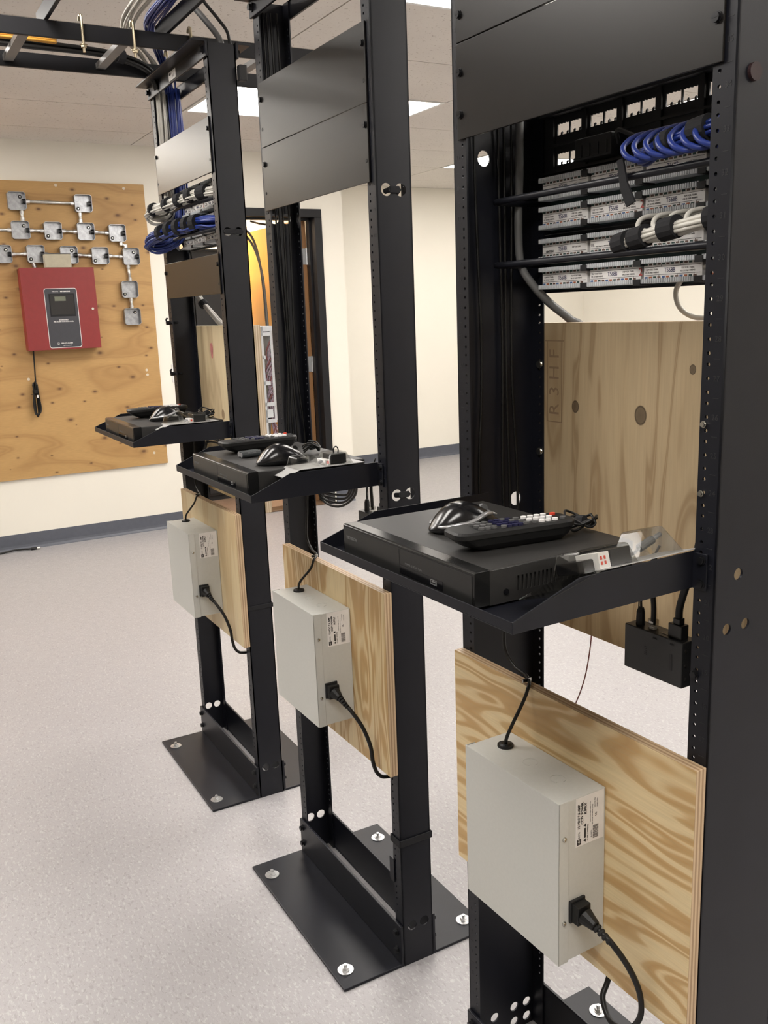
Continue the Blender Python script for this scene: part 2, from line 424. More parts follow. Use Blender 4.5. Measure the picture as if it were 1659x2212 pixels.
# suspended ceiling: deck, bars and lay-in tiles, 2 x 4 pattern
GX, GY, X0G, Y0G = 0.645, 1.22, -0.17, 0.77
ceil = struct(MB().box(XF-0.1, YMIN-0.1, ZC+0.06, XMAX+0.1, YMAX+0.1, ZC+0.1).build('ceiling', 'deck'))
i0, i1 = math.floor((XF-X0G)/GX), math.ceil((XMAX-X0G)/GX)
j0, j1 = math.floor((YMIN-Y0G)/GY), math.ceil((YMAX-Y0G)/GY)
LIGHTS = [(-3, 0), (0, 0), (3, 0), (6, 0), (-5, -2), (-2, -2), (1, -2), (4, -2), (-5, 2), (-2, 2), (1, 2), (4, 2)]
gap = 0.0035
tile_me = MB().box(gap, gap, 0, GX-gap, GY-gap, 0.016).mesh('ceiling_tile'); tile_me.materials.append(MATS['ceiling_tile'])
cut = {}
for i in range(i0, i1):
    for j in range(j0, j1):
        if (i, j) in LIGHTS: continue
        x, y = X0G+i*GX, Y0G+j*GY
        xa, xb, ya, yb = max(x, XF), min(x+GX, XMAX), max(y, YMIN), min(y+GY, YMAX)
        if xb-xa < 0.03 or yb-ya < 0.03: continue
        if xb-xa < GX-1e-6 or yb-ya < GY-1e-6:
            me = MB().box(gap, gap, 0, xb-xa-gap, yb-ya-gap, 0.016).mesh('ceiling_tile'); me.materials.append(MATS['ceiling_tile'])
        else: me = tile_me
        o = obj('ceiling_tile', me, None, ceil); o.location = (xa, ya, ZC)
for i in range(i0, i1+1):
    x = X0G+i*GX
    if XF < x < XMAX: MB().box(x-0.012, YMIN, ZC+0.007, x+0.012, YMAX, ZC+0.0095).box(x-0.0015, YMIN, ZC+0.0095, x+0.0015, YMAX, ZC+0.04).build('grid_bar', 'grid_white', ceil)
for j in range(j0, j1+1):
    y = Y0G+j*GY
    if YMIN < y < YMAX: MB().box(XF, y-0.012, ZC+0.0065, XMAX, y+0.012, ZC+0.009).build('grid_bar', 'grid_white', ceil)
lab = {(-3, 0): 'lit ceiling troffer above the door end of the racks', (0, 0): 'lit ceiling troffer over the aisle behind the middle rack', (-5, 2): 'lit ceiling troffer beyond the outside wall corner'}
for (i, j) in LIGHTS:
    x, y = X0G+i*GX, Y0G+j*GY
    e = empty('ceiling_light', (x, y, ZC))
    fr = MB()
    b = 0.022
    fr.box(gap, gap, -0.003, GX-gap, b, 0.05).box(gap, GY-b, -0.003, GX-gap, GY-gap, 0.05).box(gap, b, -0.003, b, GY-b, 0.05).box(GX-b, b, -0.003, GX-gap, GY-b, 0.05)
    fr.box(gap, gap, 0.05, GX-gap, GY-gap, 0.055)
    fr.build('frame', 'white_plastic', e)
    MB().box(b, b, 0.0, GX-b, GY-b, 0.006).build('diffuser', 'lamp_panel', e)
    rowlab = {-2: 'lit ceiling troffer in the row over the aisle in front of the racks', 0: 'lit ceiling troffer in the row just behind the racks, past the deep rack', 2: 'lit ceiling troffer in the row furthest behind the racks'}[j]
    tag(e, lab.get((i, j), rowlab), 'ceiling light', 'ceiling troffers')

# ------------------------------------------------------------------ door and the next room
dr = empty('door_1', (XW, 0, 0)); struct(dr)
F = 0.055
MB().box(-T-0.015, D0-F, 0, 0.018, D0, DH).box(-T-0.015, D1, 0, 0.018, D1+F, DH).box(-T-0.015, D0-F, DH, 0.018, D1+F, DH+F).build('door_frame', 'frame_black', dr, bevel=0.003)
MB().box(-T+0.02, D0, 0, -0.055, D0+0.014, DH).box(-T+0.02, D1-0.014, 0, -0.055, D1, DH).box(-T+0.02, D0, DH-0.014, -0.055, D1, DH).build('door_stop', 'frame_black', dr)
leaf = empty('door_leaf', (-T+0.01, D1-0.006, 0)); leaf.parent = dr
lf = MB().box(-1.07, -0.05, 0.012, -0.012, -0.004, 2.018).build('door_panel', 'door_wood', leaf)
for z in (0.25, 1.02, 1.77):
    h = MB().box(-0.012, -0.048, z-0.055, -0.009, 0.0, z+0.055).box(-0.009, -0.006, z-0.055, 0.04, -0.002, z+0.055)
    h.cyl((-0.006, -0.006, z-0.057), (-0.006, -0.006, z+0.057), 0.007, 8)
    h.build('hinge', 'hinge_steel', leaf)
MB().box(-0.10, -0.03, 1.955, -0.35, -0.055-0.03, 2.0).tube([(-0.3, -0.08, 2.0), (-0.15, -0.3, 2.005), (0.02, -0.42, 2.0)], 0.008, 6).build('door_closer', 'frame_black', leaf)
struct(MB().box(-6.6, 0.2, -0.06, XF-0.2, 4.0, 0.0).box(XF-0.2, 0.2, 0.0005, XW-T, YC-T, 0.002).build('floor_next', 'floor_tan'))
struct(MB().box(XW-T, D0-F, 0, XW+0.0, D1+F, 0.012).build('trim_1', 'threshold_brown', bevel=0.004))
struct(MB().box(-6.7, 0.2, 0, -6.6, 4.0, 2.6).build('wall_next', 'wall_next'))
struct(MB().box(-6.6, 0.1, 0, XW-T, 0.2, 2.6).build('wall_next_side', 'wall_next'))
struct(MB().box(-6.6, YC+0.02-T, 0, XF-T, YC+0.12-T, 2.6).build('wall_next_far', 'wall_next'))
struct(MB().box(-6.6, 0.1, 2.6, XW-T, YC, 2.65).build('ceiling_next', 'wall_next'))
e = empty('ceiling_light', (-4.6, 1.2, 2.55))  # unseen fixture, added to brighten the next room and the open door
MB().box(-0.32, -0.62, 0.0, 0.32, -0.60, 0.05).box(-0.32, 0.60, 0, 0.32, 0.62, 0.05).box(-0.32, -0.6, 0, -0.3, 0.6, 0.05).box(0.3, -0.6, 0, 0.32, 0.6, 0.05).build('frame', 'white_plastic', e)
MB().box(-0.3, -0.6, 0.01, 0.3, 0.6, 0.02).build('diffuser', 'added_panel_next', e)
tag(e, 'unseen ceiling troffer added to light the room beyond the open door', 'ceiling light', 'ceiling troffers')
cb = empty('storage_cabinet', (-4.1, 1.30, 0.0))
MB().box(-0.3, -0.35, 0.04, 0.3, 0.38, 1.86).build('body', 'cabinet_dark', cb, bevel=0.004)
for y in (-0.345, 0.015): MB().box(0.3, y, 0.06, 0.318, y+0.355, 1.84).build('door', 'cabinet_dark', cb, bevel=0.003)
MB().box(0.318, -0.03, 0.95, 0.33, -0.015, 1.1).build('handle', 'bolt_dark', cb)
MB().box(-0.28, -0.33, 0.002, 0.28, 0.36, 0.04).build('plinth', 'matte_black', cb)
tag(cb, 'tall black cabinet standing in the room beyond the door', 'cabinet')
for k, dz in enumerate((0.0, 0.05)):
    c = MB().tube(smoothpath([(-3.62-dz*0.4, 1.30, 1.98), (-3.62-dz*0.4, 1.52, 2.00), (-3.63-dz*0.4, 1.68, 1.94+dz), (-3.64-dz*0.4, 1.77, 1.78+dz*1.4), (-3.65-dz*0.4, 1.81, 1.5), (-3.65-dz*0.4, 1.81, 0.9), (-3.65-dz*0.4, 1.75, 0.3), (-3.64-dz*0.4, 1.65, 0.012)]), 0.009, 8).build('hanging_cable', 'cable_grey', smooth=True)
    tag(c, 'grey cable drooping in front of the open wooden door', 'cable', 'grey cables beyond the door')

# ------------------------------------------------------------------ racks
W, UNIT, FL = 0.515, 0.04445, 0.0318
DPT = 0.0733
RK = [(0.0, 0.0076-DPT/2, -0.0059, 0.0733), (0.8304, -DPT/2, 0.0, 0.0733), (1.6115, -0.0068-DPT/2, 0.0234, 0.1524)]
def org(k, x=0.0, y=0.0, z=0.0):
    x0, y0, t, d = RK[k]; cx = x0+W/2; c, s = math.cos(t), math.sin(t); dx = x-W/2
    return (cx+c*dx-s*y, y0+s*dx+c*y, z)
def at(name, k, x=0.0, y=0.0, z=0.0, rz=0.0): return empty(name, org(k, x, y, z), RK[k][2]+rz)
def hole_zs(z0=0.115, z1=1.99):
    out = []; z = z0
    while z < z1:
        for o in (0.00635, 0.02223, 0.0381): out.append(z+o)
        z += UNIT
    return [v for v in out if v < z1]
ZTOP = 2.042
def holed_strip(wd, ht, hx, zs, r, t):
    """long strip with a column of round through-holes, one ring of faces per hole"""
    mb = MB(); bm = mb.bm
    cuts = [0.0]+[zs[0]-0.006]+[(a+b)/2 for a, b in zip(zs, zs[1:])]+[zs[-1]+0.006, ht]
    def quad(p, rev): mb.face([bm.verts.new(q) for q in (p[::-1] if rev else p)])
    for zf, rev in ((t/2, False), (-t/2, True)):
        for a, b in ((cuts[0], cuts[1]), (cuts[-2], cuts[-1])): quad([(0, a, zf), (wd, a, zf), (wd, b, zf), (0, b, zf)], rev)
        for i, z in enumerate(zs):
            a, b = cuts[i+1], cuts[i+2]
            out = [(wd, z), (wd, b), (hx, b), (0, b), (0, z), (0, a), (hx, a), (wd, a)]
            inn = [(hx+r*math.cos(math.pi*k/4), z+r*math.sin(math.pi*k/4)) for k in range(8)]
            for k in range(8):
                m = (k+1) % 8
                quad([(*inn[k], zf), (*out[k], zf), (*out[m], zf), (*inn[m], zf)], rev)
    for z in zs:
        inn = [(hx+r*math.cos(math.pi*k/4), z+r*math.sin(math.pi*k/4)) for k in range(8)]
        for k in range(8):
            m = (k+1) % 8
            quad([(*inn[k], -t/2), (*inn[k], t/2), (*inn[m], t/2), (*inn[m], -t/2)], False)
    for x, rev in ((0, True), (wd, False)): quad([(x, 0, -t/2), (x, ht, -t/2), (x, ht, t/2), (x, 0, t/2)], rev)
    for z, rev in ((0, False), (ht, True)): quad([(0, z, -t/2), (wd, z, -t/2), (wd, z, t/2), (0, z, t/2)], rev)
    bmesh.ops.remove_doubles(bm, verts=bm.verts, dist=1e-6)
    return mb.mesh('strip')
def upright_mesh(depth, webholes, side):
    """C channel open to the inside; side -1 left, +1 right; local x from outer face inward for left"""
    t = 0.003
    zs = hole_zs()
    hx = 0.0228
    fl = holed_strip(FL, ZTOP, hx, zs, 0.0024, t)
    wb = plate(rect(0, 0, depth, ZTOP), [circ(y, z, r, 16) for (y, z, r) in webholes], t)
    mb = MB()
    # flange: local (a,b)->(x,z), thickness along y
    mb.add_mesh(fl, basis((1, 0, 0), (0, 0, 1), (0, t/2, 0)))
    mb.add_mesh(fl, basis((1, 0, 0), (0, 0, 1), (0, depth-t/2, 0)))
    mb.add_mesh(wb, basis((0, 1, 0), (0, 0, 1), (t/2, 0, 0)))
    if side > 0:
        bmesh.ops.transform(mb.bm, matrix=Matrix(((-1, 0, 0, W), (0, 1, 0, 0), (0, 0, 1, 0), (0, 0, 0, 1))), verts=mb.bm.verts)
    return mb.mesh('upright')
STD = [(0.021, 1.594, 0.0115), (0.0505, 1.594, 0.0115), (0.021, 1.034, 0.0115), (0.0505, 1.034, 0.0115), (0.0225, 0.092, 0.0115), (0.0525, 0.092, 0.0115)]
DEEPL = [(0.0, 0, 0)][:0] + [(0.055, 1.607, 0.012), (0.114, 1.06, 0.012), (0.103, 0.053, 0.0095), (0.0556, 0.051, 0.0095), (0.134, 0.051, 0.0095), (0.134, 0.0185, 0.0095), (0.103, 0.0195, 0.0095)]
DEEPR = [(0.0406, 1.0573, 0.0078), (0.0242, 0.9905, 0.0075), (0.0581, 0.9908, 0.0075), (0.114, 1.0573, 0.0095), (0.103, 0.053, 0.0095), (0.0556, 0.051, 0.0095)]
UP = {(0, -1): upright_mesh(0.0733, STD, -1), (0, 1): upright_mesh(0.0733, STD, 1), (2, -1): upright_mesh(0.1524, DEEPL, -1), (2, 1): upright_mesh(0.1524, DEEPR, 1)}
UP[(1, -1)], UP[(1, 1)] = UP[(0, -1)], UP[(0, 1)]
for m in set(UP.values()): m.materials.append(MATS['rack_black'])
RLAB = ['black open-frame equipment rack next to the wall with the red panel', 'black open-frame equipment rack standing between the other two',
        'deep black open-frame equipment rack with a dark sheet of rear plywood']
washer_me = None
for k in range(3):
    d = RK[k][3]
    r = at('equipment_rack', k)
    tag(r, RLAB[k], 'rack', 'row of equipment racks')
    ul_ = obj('upright', UP[(k, -1)], None, r); ur_ = obj('upright', UP[(k, 1)], None, r)
    # feet: L angles with a wide toe
    for (ya, yb, yl0, yl1) in ((-0.146, 0.0, -0.007, -0.0005), (d, d+0.148, d+0.0005, d+0.007)):
        L = MB().box(0, ya, 0.0, W, yb, 0.0065)
        L.box(0.0, yl0, 0.0065, W, yl1, 0.098)
        ft = L.build('base_angle', 'rack_black', r, bevel=0.0015)
        front = ya < 0
        ys = -0.117 if front else d+0.115
        for x in (0.062, 0.464):
            an = MB().cyl((x, ys, 0.0065), (x, ys, 0.0085), 0.0175, 20)
            hexhead(an, (x, ys, 0.0085), (0, 0, 1), 0.0075, 0.006); an.cyl((x, ys, 0.014), (x, ys, 0.021), 0.004, 8)
            an.build('floor_anchor', 'zinc', ft)
        yo = yl0 if front else yl1
        sg = -1 if front else 1
        for x in (0.016, W-0.016):
            for z in (0.035, 0.078):
                b = MB(); hexhead(b, (x, yo, z), (0, sg, 0), 0.0065, 0.008); b.build('bolt', 'bolt_dark', ft)
    # top angles
    for (yv0, yv1, lip0, lip1, sg) in ((-0.0065, -0.0005, -0.040, -0.0005, -1), (d+0.0005, d+0.0065, d+0.0005, d+0.040, 1)):
        tp = MB().box(-0.004, yv0, 2.008, W+0.006, yv1, 2.046).box(-0.004, lip0, 2.0405, W+0.006, lip1, 2.046).build('top_angle', 'rack_black', r, bevel=0.001)
        for x in (0.014, W-0.014):
            b = MB(); hexhead(b, (x, yv0 if sg < 0 else yv1, 2.026), (0, sg, 0), 0.0075, 0.009); b.build('bolt', 'bolt_dark', tp)
    # printed unit numbers and ticks on the front flanges
    if k > 0:
        for sx_ in (0.0105, W-0.0105):
            n = 1; z = 0.115
            while z < 1.97:
                if n % 1 == 0: text(str(n), 0.0095, 'ink_faint', ul_ if sx_ < 0.2 else ur_, (0, 0, 1) if False else (1, 0, 0), (0, 0, 1), (sx_, -0.0002, z+0.0222), name='unit_number')
                z += UNIT; n += 1
        tk = MB(); z = 0.115
        while z < 1.97:
            for sx_ in (0.0105, W-0.0105): tk.box(sx_-0.004, -0.0003, z-0.0004, sx_+0.004, 0.0001, z+0.0004)
            z += UNIT
        tk.build('unit_tick', 'ink_faint', ul_)['kind'] = 'stuff'
# rack sticker, velcro wraps and small hardware
st = at('rack_sticker', 0, 0.215, -0.0068, 2.024)
MB().box(0, -0.0004, -0.011, 0.062, 0, 0.011).build('sticker', 'label_white', st)
MB().box(0.006, -0.0006, 0.002, 0.02, -0.0003, 0.008).build('logo', 'ink_black', st)
text('A17', 0.012, 'ink_grey', st, (1, 0, 0), (0, 0, 1), (0.042, -0.0006, -0.003)).name = 'lettering'
tag(st, 'small white printed sticker on the top angle of the wall-side rack', 'sticker')
def wrap(k, z, h, label, tail=False):
    d = RK[k][3]; e_ = at('velcro_wrap', k, 0, 0, 0)
    t = 0.0025; x0, x1, y0, y1 = W-FL-0.002, W, 0.0, d
    mb = MB()
    ring = [(x0, y0-0.001), (x1+0.001, y0-0.001), (x1+0.001, y1+0.001), (x0, y1+0.001)]
    mb.box(x0, y0-0.001-t, z, x1+0.001+t, y0-0.001, z+h).box(x1+0.001, y0-0.001, z, x1+0.001+t, y1+0.001, z+h).box(x0, y1+0.001, z, x1+0.001+t, y1+0.001+t, z+h).box(x0-t, y0-0.001-t, z, x0, y1+0.001+t, z+h)
    mb.build('strap', 'velcro', e_, bevel=0.001)
    if tail:
        MB().tube([(x0-0.003, -0.002, z+h*0.5), (x0-0.004, -0.003, z+h+0.012), (x0-0.002, -0.003, z+h+0.030), (x0-0.004, -0.003, z+h+0.045)], [0.004, 0.004, 0.003, 0.003], 6).build('strap_tail', 'velcro', e_)
    tag(e_, label, 'strap')
wrap(1, 0.285, 0.016, 'black hook-and-loop strap around the post of the middle rack')
wrap(0, 0.574, 0.013, 'black hook-and-loop strap around the post of the wall-side rack')
o = MB().box(W-FL-0.012, -0.003, 0.19, W-FL+0.006, -0.0006, 0.245).build('metal_clip', 'rack_black'); o.location = org(1); o.rotation_euler = (0, 0, RK[1][2])
tag(o, 'thin black metal tab at the foot of the middle rack post', 'clip')
o = MB().cyl((-0.004, 0, 0), (0.0, 0, 0), 0.0095, 20).build('sticker_dot', 'red_sticker'); o.location = org(2, W+0.0042, 0.0252, 1.6162); o.rotation_euler = (0, 0, RK[2][2])
tag(o, 'dark red round dot on the outer post of the deep rack', 'sticker')
for (k_, ya_, yb_, z_, lb_) in ((0, 0.012, 0.060, 1.594, 'black strap stuffed through the post holes of the wall-side rack'), (1, 0.026, 0.047, 1.594, 'black strap through the upper post holes of the middle rack'), (1, 0.026, 0.047, 1.034, 'black strap through the lower post holes of the middle rack')):
    o = MB().box(W+0.0002, ya_, z_-0.006, W+0.0032, yb_, z_+0.006).tube([(W+0.002, ya_+0.002, z_), (W-0.012, ya_-0.002, z_-0.002)], 0.005, 8).tube([(W+0.002, yb_-0.002, z_), (W-0.014, yb_+0.003, z_-0.003)], 0.005, 8).build('strap_loop', 'velcro', bevel=0.001)
    o.location = org(k_); o.rotation_euler = (0, 0, RK[k_][2]); tag(o, lb_, 'strap')
# cable hooks on the left post of rack 1
for (z, L_) in ((1.368, 0.010), (1.213, 0.014)):
    mb = MB().cyl((0.0, -0.0005, 0), (0.0, -0.012, 0), 0.006, 10).tube([(0.0, -0.010, 0), (0.004, -0.013, 0.010), (0.012, -0.012, 0.014)], 0.003, 6)
    mb.cyl((0, 0.001, 0), (0.02, 0.02, 0), 0.003, 6)
    o = mb.build('cable_hook', 'bolt_dark'); o.location = org(0, 0.012, -0.001, z); o.rotation_euler = (0, 0, RK[0][2])
    tag(o, '%s of two black hooks on the left post of the wall-side rack' % ('upper' if z > 1.3 else 'lower'), 'hook', 'hooks on the wall-side rack')

# ------------------------------------------------------------------ blank panels
def blank(k, z0, units, label, screws):
    h = units*UNIT-0.0008; e_ = at('blank_panel', k, (W-0.4826)/2, 0, z0)
    mb = MB().box(0, -0.0042, 0, 0.4826, -0.0008, h)
    mb.box(0.018, -0.0008, 0.0015, 0.4646, 0.004, 0.0045).box(0.018, -0.0008, h-0.0045, 0.4646, 0.004, h-0.0015)
    mb.build('face', 'panel_black', e_, bevel=0.0008)
    for (x, z, big) in screws:
        b = MB()
        if big:
            b.cyl((x, -0.0042, z), (x, -0.0052, z), 0.0064, 14); b.cyl((x, -0.0052, z), (x, -0.0085, z), 0.0052, 14); b.box(x-0.004, -0.0088, z-0.0006, x+0.004, -0.0085, z+0.0006)
            b.build('screw', 'bolt_dark', e_)
        else:
            b.cyl((x, -0.0042, z), (x, -0.0048, z), 0.0034, 10); b.build('screw_hole', 'matte_black', e_)
    tag(e_, label, 'panel', 'blank rack panels')
U3 = 3*UNIT
lx, rx = 0.0088, 0.4738
sc4 = [(lx, 0.098, True), (lx, 0.037, False), (rx, 0.098, True), (rx, 0.037, False)]
blank(0, 1.741, 3, 'blank panel near the top of the wall-side rack', [(lx, 0.105, True), (lx, 0.03, False), (rx, 0.105, True), (rx, 0.03, False)])
blank(0, 1.440, 2.3, 'blank panel under the patch cables of the wall-side rack', [(lx, 0.075, True), (lx, 0.025, False), (rx, 0.075, True), (rx, 0.025, False)])
blank(1, 1.7415, 3, 'upper of two blank panels stacked on the middle rack', sc4)
blank(1, 1.608, 3, 'lower of two blank panels stacked on the middle rack', sc4)
blank(2, 1.7615, 3, 'upper of two blank panels stacked on the deep rack', [(lx, 0.037, True), (rx, 0.037, True), (lx, 0.098, True)])
blank(2, 1.6275, 3, 'lower of two blank panels on the deep rack, above the empty jack panel', [(lx, 0.093, True), (lx, 0.035, True), (rx, 0.045, True)])

# ------------------------------------------------------------------ shelves
def shelf(k, z0, label):
    e_ = at('rack_shelf', k, 0.0385, 0, z0)
    w_, yf, hs = 0.4435, (-0.264, -0.264, -0.280)[k], 0.046
    t = 0.0018
    mb = MB().box(0, yf, 0, w_, 0.03, t).box(0, yf, t, w_, yf+t, 0.0135)
    mb.build('tray', 'rack_black', e_, bevel=0.0006)
    prof = [(yf, 0), (0.03, 0), (0.03, hs), (-0.185, hs), (yf, 0.0135)]
    for x in (-t, w_):
        MB().prism(prof, 'x', x, x+t).build('side', 'rack_black', e_, bevel=0.0005)
    for (xa, xb, bx) in ((-0.022, 0.0, -0.0145), (w_, w_+0.022, w_+0.0145)):
        er = MB().box(xa, -0.0032, 0.0, xb, -0.0008, hs-0.001).build('ear', 'rack_black', e_, bevel=0.0006)
        for z in (0.0075, 0.037):
            b = MB(); b.cyl((bx, -0.0032, z), (bx, -0.0045, z), 0.006, 12); b.cyl((bx, -0.0045, z), (bx, -0.007, z), 0.0045, 12); b.build('screw', 'bolt_dark', er)
    tag(e_, label, 'shelf', 'cantilever rack shelves')
ZS = [1.0597, 1.0514, 1.0410]
shelf(0, ZS[0], 'black cantilever shelf of the wall-side rack')
shelf(1, ZS[1], 'black cantilever shelf of the middle rack')
shelf(2, ZS[2], 'black cantilever shelf of the deep rack')

# ------------------------------------------------------------------ recorders
def recorder(k, x, y, z, label, rz=0.0):
    e_ = at('video_recorder', k, x, y, z, rz)
    w_, d_, h_ = 0.317, 0.246, 0.0425
    f = 0.003
    # body with real vent slots on the right side
    b = MB().box(0.0, 0.022, f, w_-0.0022, d_, f+h_)
    b.build('case', 'dvr_metal', e_, bevel=0.0012)
    slots = [rect(0.062+0.0062*i, 0.013, 0.0648+0.0062*i, 0.031) for i in range(20)]
    sl = MB().add_mesh(plate(rect(0.022, f, d_, f+h_-0.0012), [[(a, b_+f-0.002) for a, b_ in q] for q in slots], 0.0012), basis((0, 1, 0), (0, 0, 1), (w_-0.0006, 0, 0)))
    sl.build('vent_side', 'dvr_metal', e_)
    b = MB(); b.cyl((w_, 0.045, f+0.013), (w_+0.0015, 0.045, f+0.013), 0.0036, 12); b.build('screw', 'gloss_black', e_)
    fb = MB().prism([(0.0, f+0.0015), (0.0, f+h_-0.001), (0.003, f+h_+0.0006), (0.022, f+h_+0.0006), (0.022, f+0.0005), (0.003, f+0.0005)], 'x', -0.0006, w_+0.0006).build('front_bezel', 'dvr_gloss', e_, bevel=0.0008)
    MB().box(0.003, -0.0006, f+0.0028, w_-0.004, 0.0006, f+h_-0.004).build('front_plate', 'dvr_face', fb)
    MB().box(0.1535, -0.0009, f+0.003, 0.1541, -0.0004, f+h_-0.0042).build('seam', 'matte_black', fb)
    text('HIKVISION', 0.0062, 'ink_dim', fb, (1, 0, 0), (0, 0, 1), (0.0255, -0.0009, f+0.0255), bold=0.0002)
    text('POWER  STATUS  Tx/Rx', 0.0038, 'ink_dim', fb, (1, 0, 0), (0, 0, 1), (0.188, -0.0009, f+0.021))
    MB().box(0.156, -0.0012, f+0.006, 0.254, -0.0005, f+0.0175).build('lamp_strip', 'gloss_black', fb)
    us = MB().box(0.228, -0.0015, f+0.009, 0.2415, -0.0008, f+0.0105).box(0.228, -0.0015, f+0.0148, 0.2415, -0.0008, f+0.0155).box(0.228, -0.0015, f+0.009, 0.2288, -0.0008, f+0.0155).box(0.2407, -0.0015, f+0.009, 0.2415, -0.0008, f+0.0155).box(0.2305, -0.0015, f+0.0122, 0.239, -0.0008, f+0.0138)
    us.build('usb_port', 'silver', fb)
    for (px, py) in ((0.03, 0.04), (w_-0.03, 0.04), (0.03, d_-0.03), (w_-0.03, d_-0.03)):
        MB().cyl((px, py, 0), (px, py, f+0.0005), 0.008, 12).build('foot', 'rubber', e_)
    tag(e_, label, 'recorder', 'video recorders on the rack shelves')
    return e_
ZD = [z+0.0018 for z in ZS]
recorder(2, 0.0856, -0.266, ZD[2], 'black video recorder on the shelf of the deep rack', -0.012)
recorder(1, 0.118, -0.250, ZD[1], 'black video recorder on the shelf of the middle rack')
recorder(0, 0.132, -0.252, ZD[0], 'black video recorder on the shelf of the wall-side rack')
DT = [z+0.0018+0.0455+0.0006 for z in ZS]       # top of each recorder

# ------------------------------------------------------------------ mice
def mouse(k, x, y, z, rz, label, stripe=True):
    e_ = at('computer_mouse', k, x, y, z, rz)
    n, m = 20, 14; mb = MB(); rows = []
    def hw(t): return 0.0305*(1-abs(2*t-0.92)**3.2/1.25)**0.5 if abs(2*t-0.92) < 1.07 else 0.004
    def hh(t): return 0.012+0.0265*math.sin(math.pi*min(1, (t*0.94+0.03))**0.82)
    for i in range(n+1):
        t = i/n; tt = 0.5-0.5*math.cos(math.pi*t)
        e1 = (1-(2*tt-1)**4)**0.5 if 0 < tt < 1 else 0.0
        wv = max(0.0305*(1-abs(2*tt-1)**2.6)**0.5, 0.0003); hv = max((0.008+0.028*math.sin(math.pi*(tt**0.8)))*(1-abs(2*tt-1)**3.2)**0.5, 0.003)
        row = []
        for j in range(m+1):
            a = math.pi*j/m
            cx, cz = math.cos(a), math.sin(a)
            row.append(mb.bm.verts.new((-0.053+0.106*tt, wv*math.copysign(abs(cx)**0.75, cx), 0.0022+hv*abs(cz)**0.85)))
        rows.append(row)
    for a, b in zip(rows, rows[1:]):
        for j in range(m): mb.face([a[j], a[j+1], b[j+1], b[j]])
        mb.face([a[0], b[0], b[m], a[m]])
    mb.build('shell', 'gloss_black', e_, smooth=True)
    MB().prism([(0.048*math.cos(t_), 0.024*math.sin(t_)) for t_ in [2*math.pi*q/20 for q in range(20)]], 'z', 0.0, 0.004).build('base', 'matte_black', e_)
    if stripe:
        for s in (-1, 1):
            pts = []
            for i in range(2, 31):
                t = i/32; wv = 0.0305*(1-abs(2*t-1)**2.6)**0.5
                zz = 0.0125+0.0100*math.exp(-((t-0.70)/0.20)**2)-0.004*max(0, 0.3-t)/0.3
                hv = (0.008+0.028*math.sin(math.pi*(t**0.8)))*(1-abs(2*t-1)**3.2)**0.5
                c = max(0.0, min(1, ((zz-0.0022)/hv)))**(1/0.85); cx = math.sqrt(max(0, 1-c*c))**0.75
                pts.append((-0.053+0.106*t, s*(wv*cx+0.0006), zz))
            MB().tube(pts, [0.0014+0.0022*math.sin(math.pi*i/(len(pts)-1))**0.5 for i in range(len(pts))], 8).build('silver_trim', 'silver', e_, smooth=True)
    MB().cyl((0.026, -0.003, 0.0255), (0.026, 0.003, 0.0255), 0.0062, 14).build('scroll_wheel', 'key_grey' if stripe else 'rubber', e_)  # grey on the trimmed mice paints a highlight into the wheel colour
    tag(e_, label, 'mouse', 'mice on the recorders')
mouse(2, 0.222, -0.150, DT[2], math.radians(78), 'black mouse with silver trim on the recorder of the deep rack')
mouse(1, 0.372, -0.152, DT[1], math.radians(86), 'plain black mouse without trim on the recorder of the middle rack', False)
mouse(0, 0.335, -0.125, DT[0], math.radians(86), 'black mouse with silver trim on the recorder of the wall-side rack')

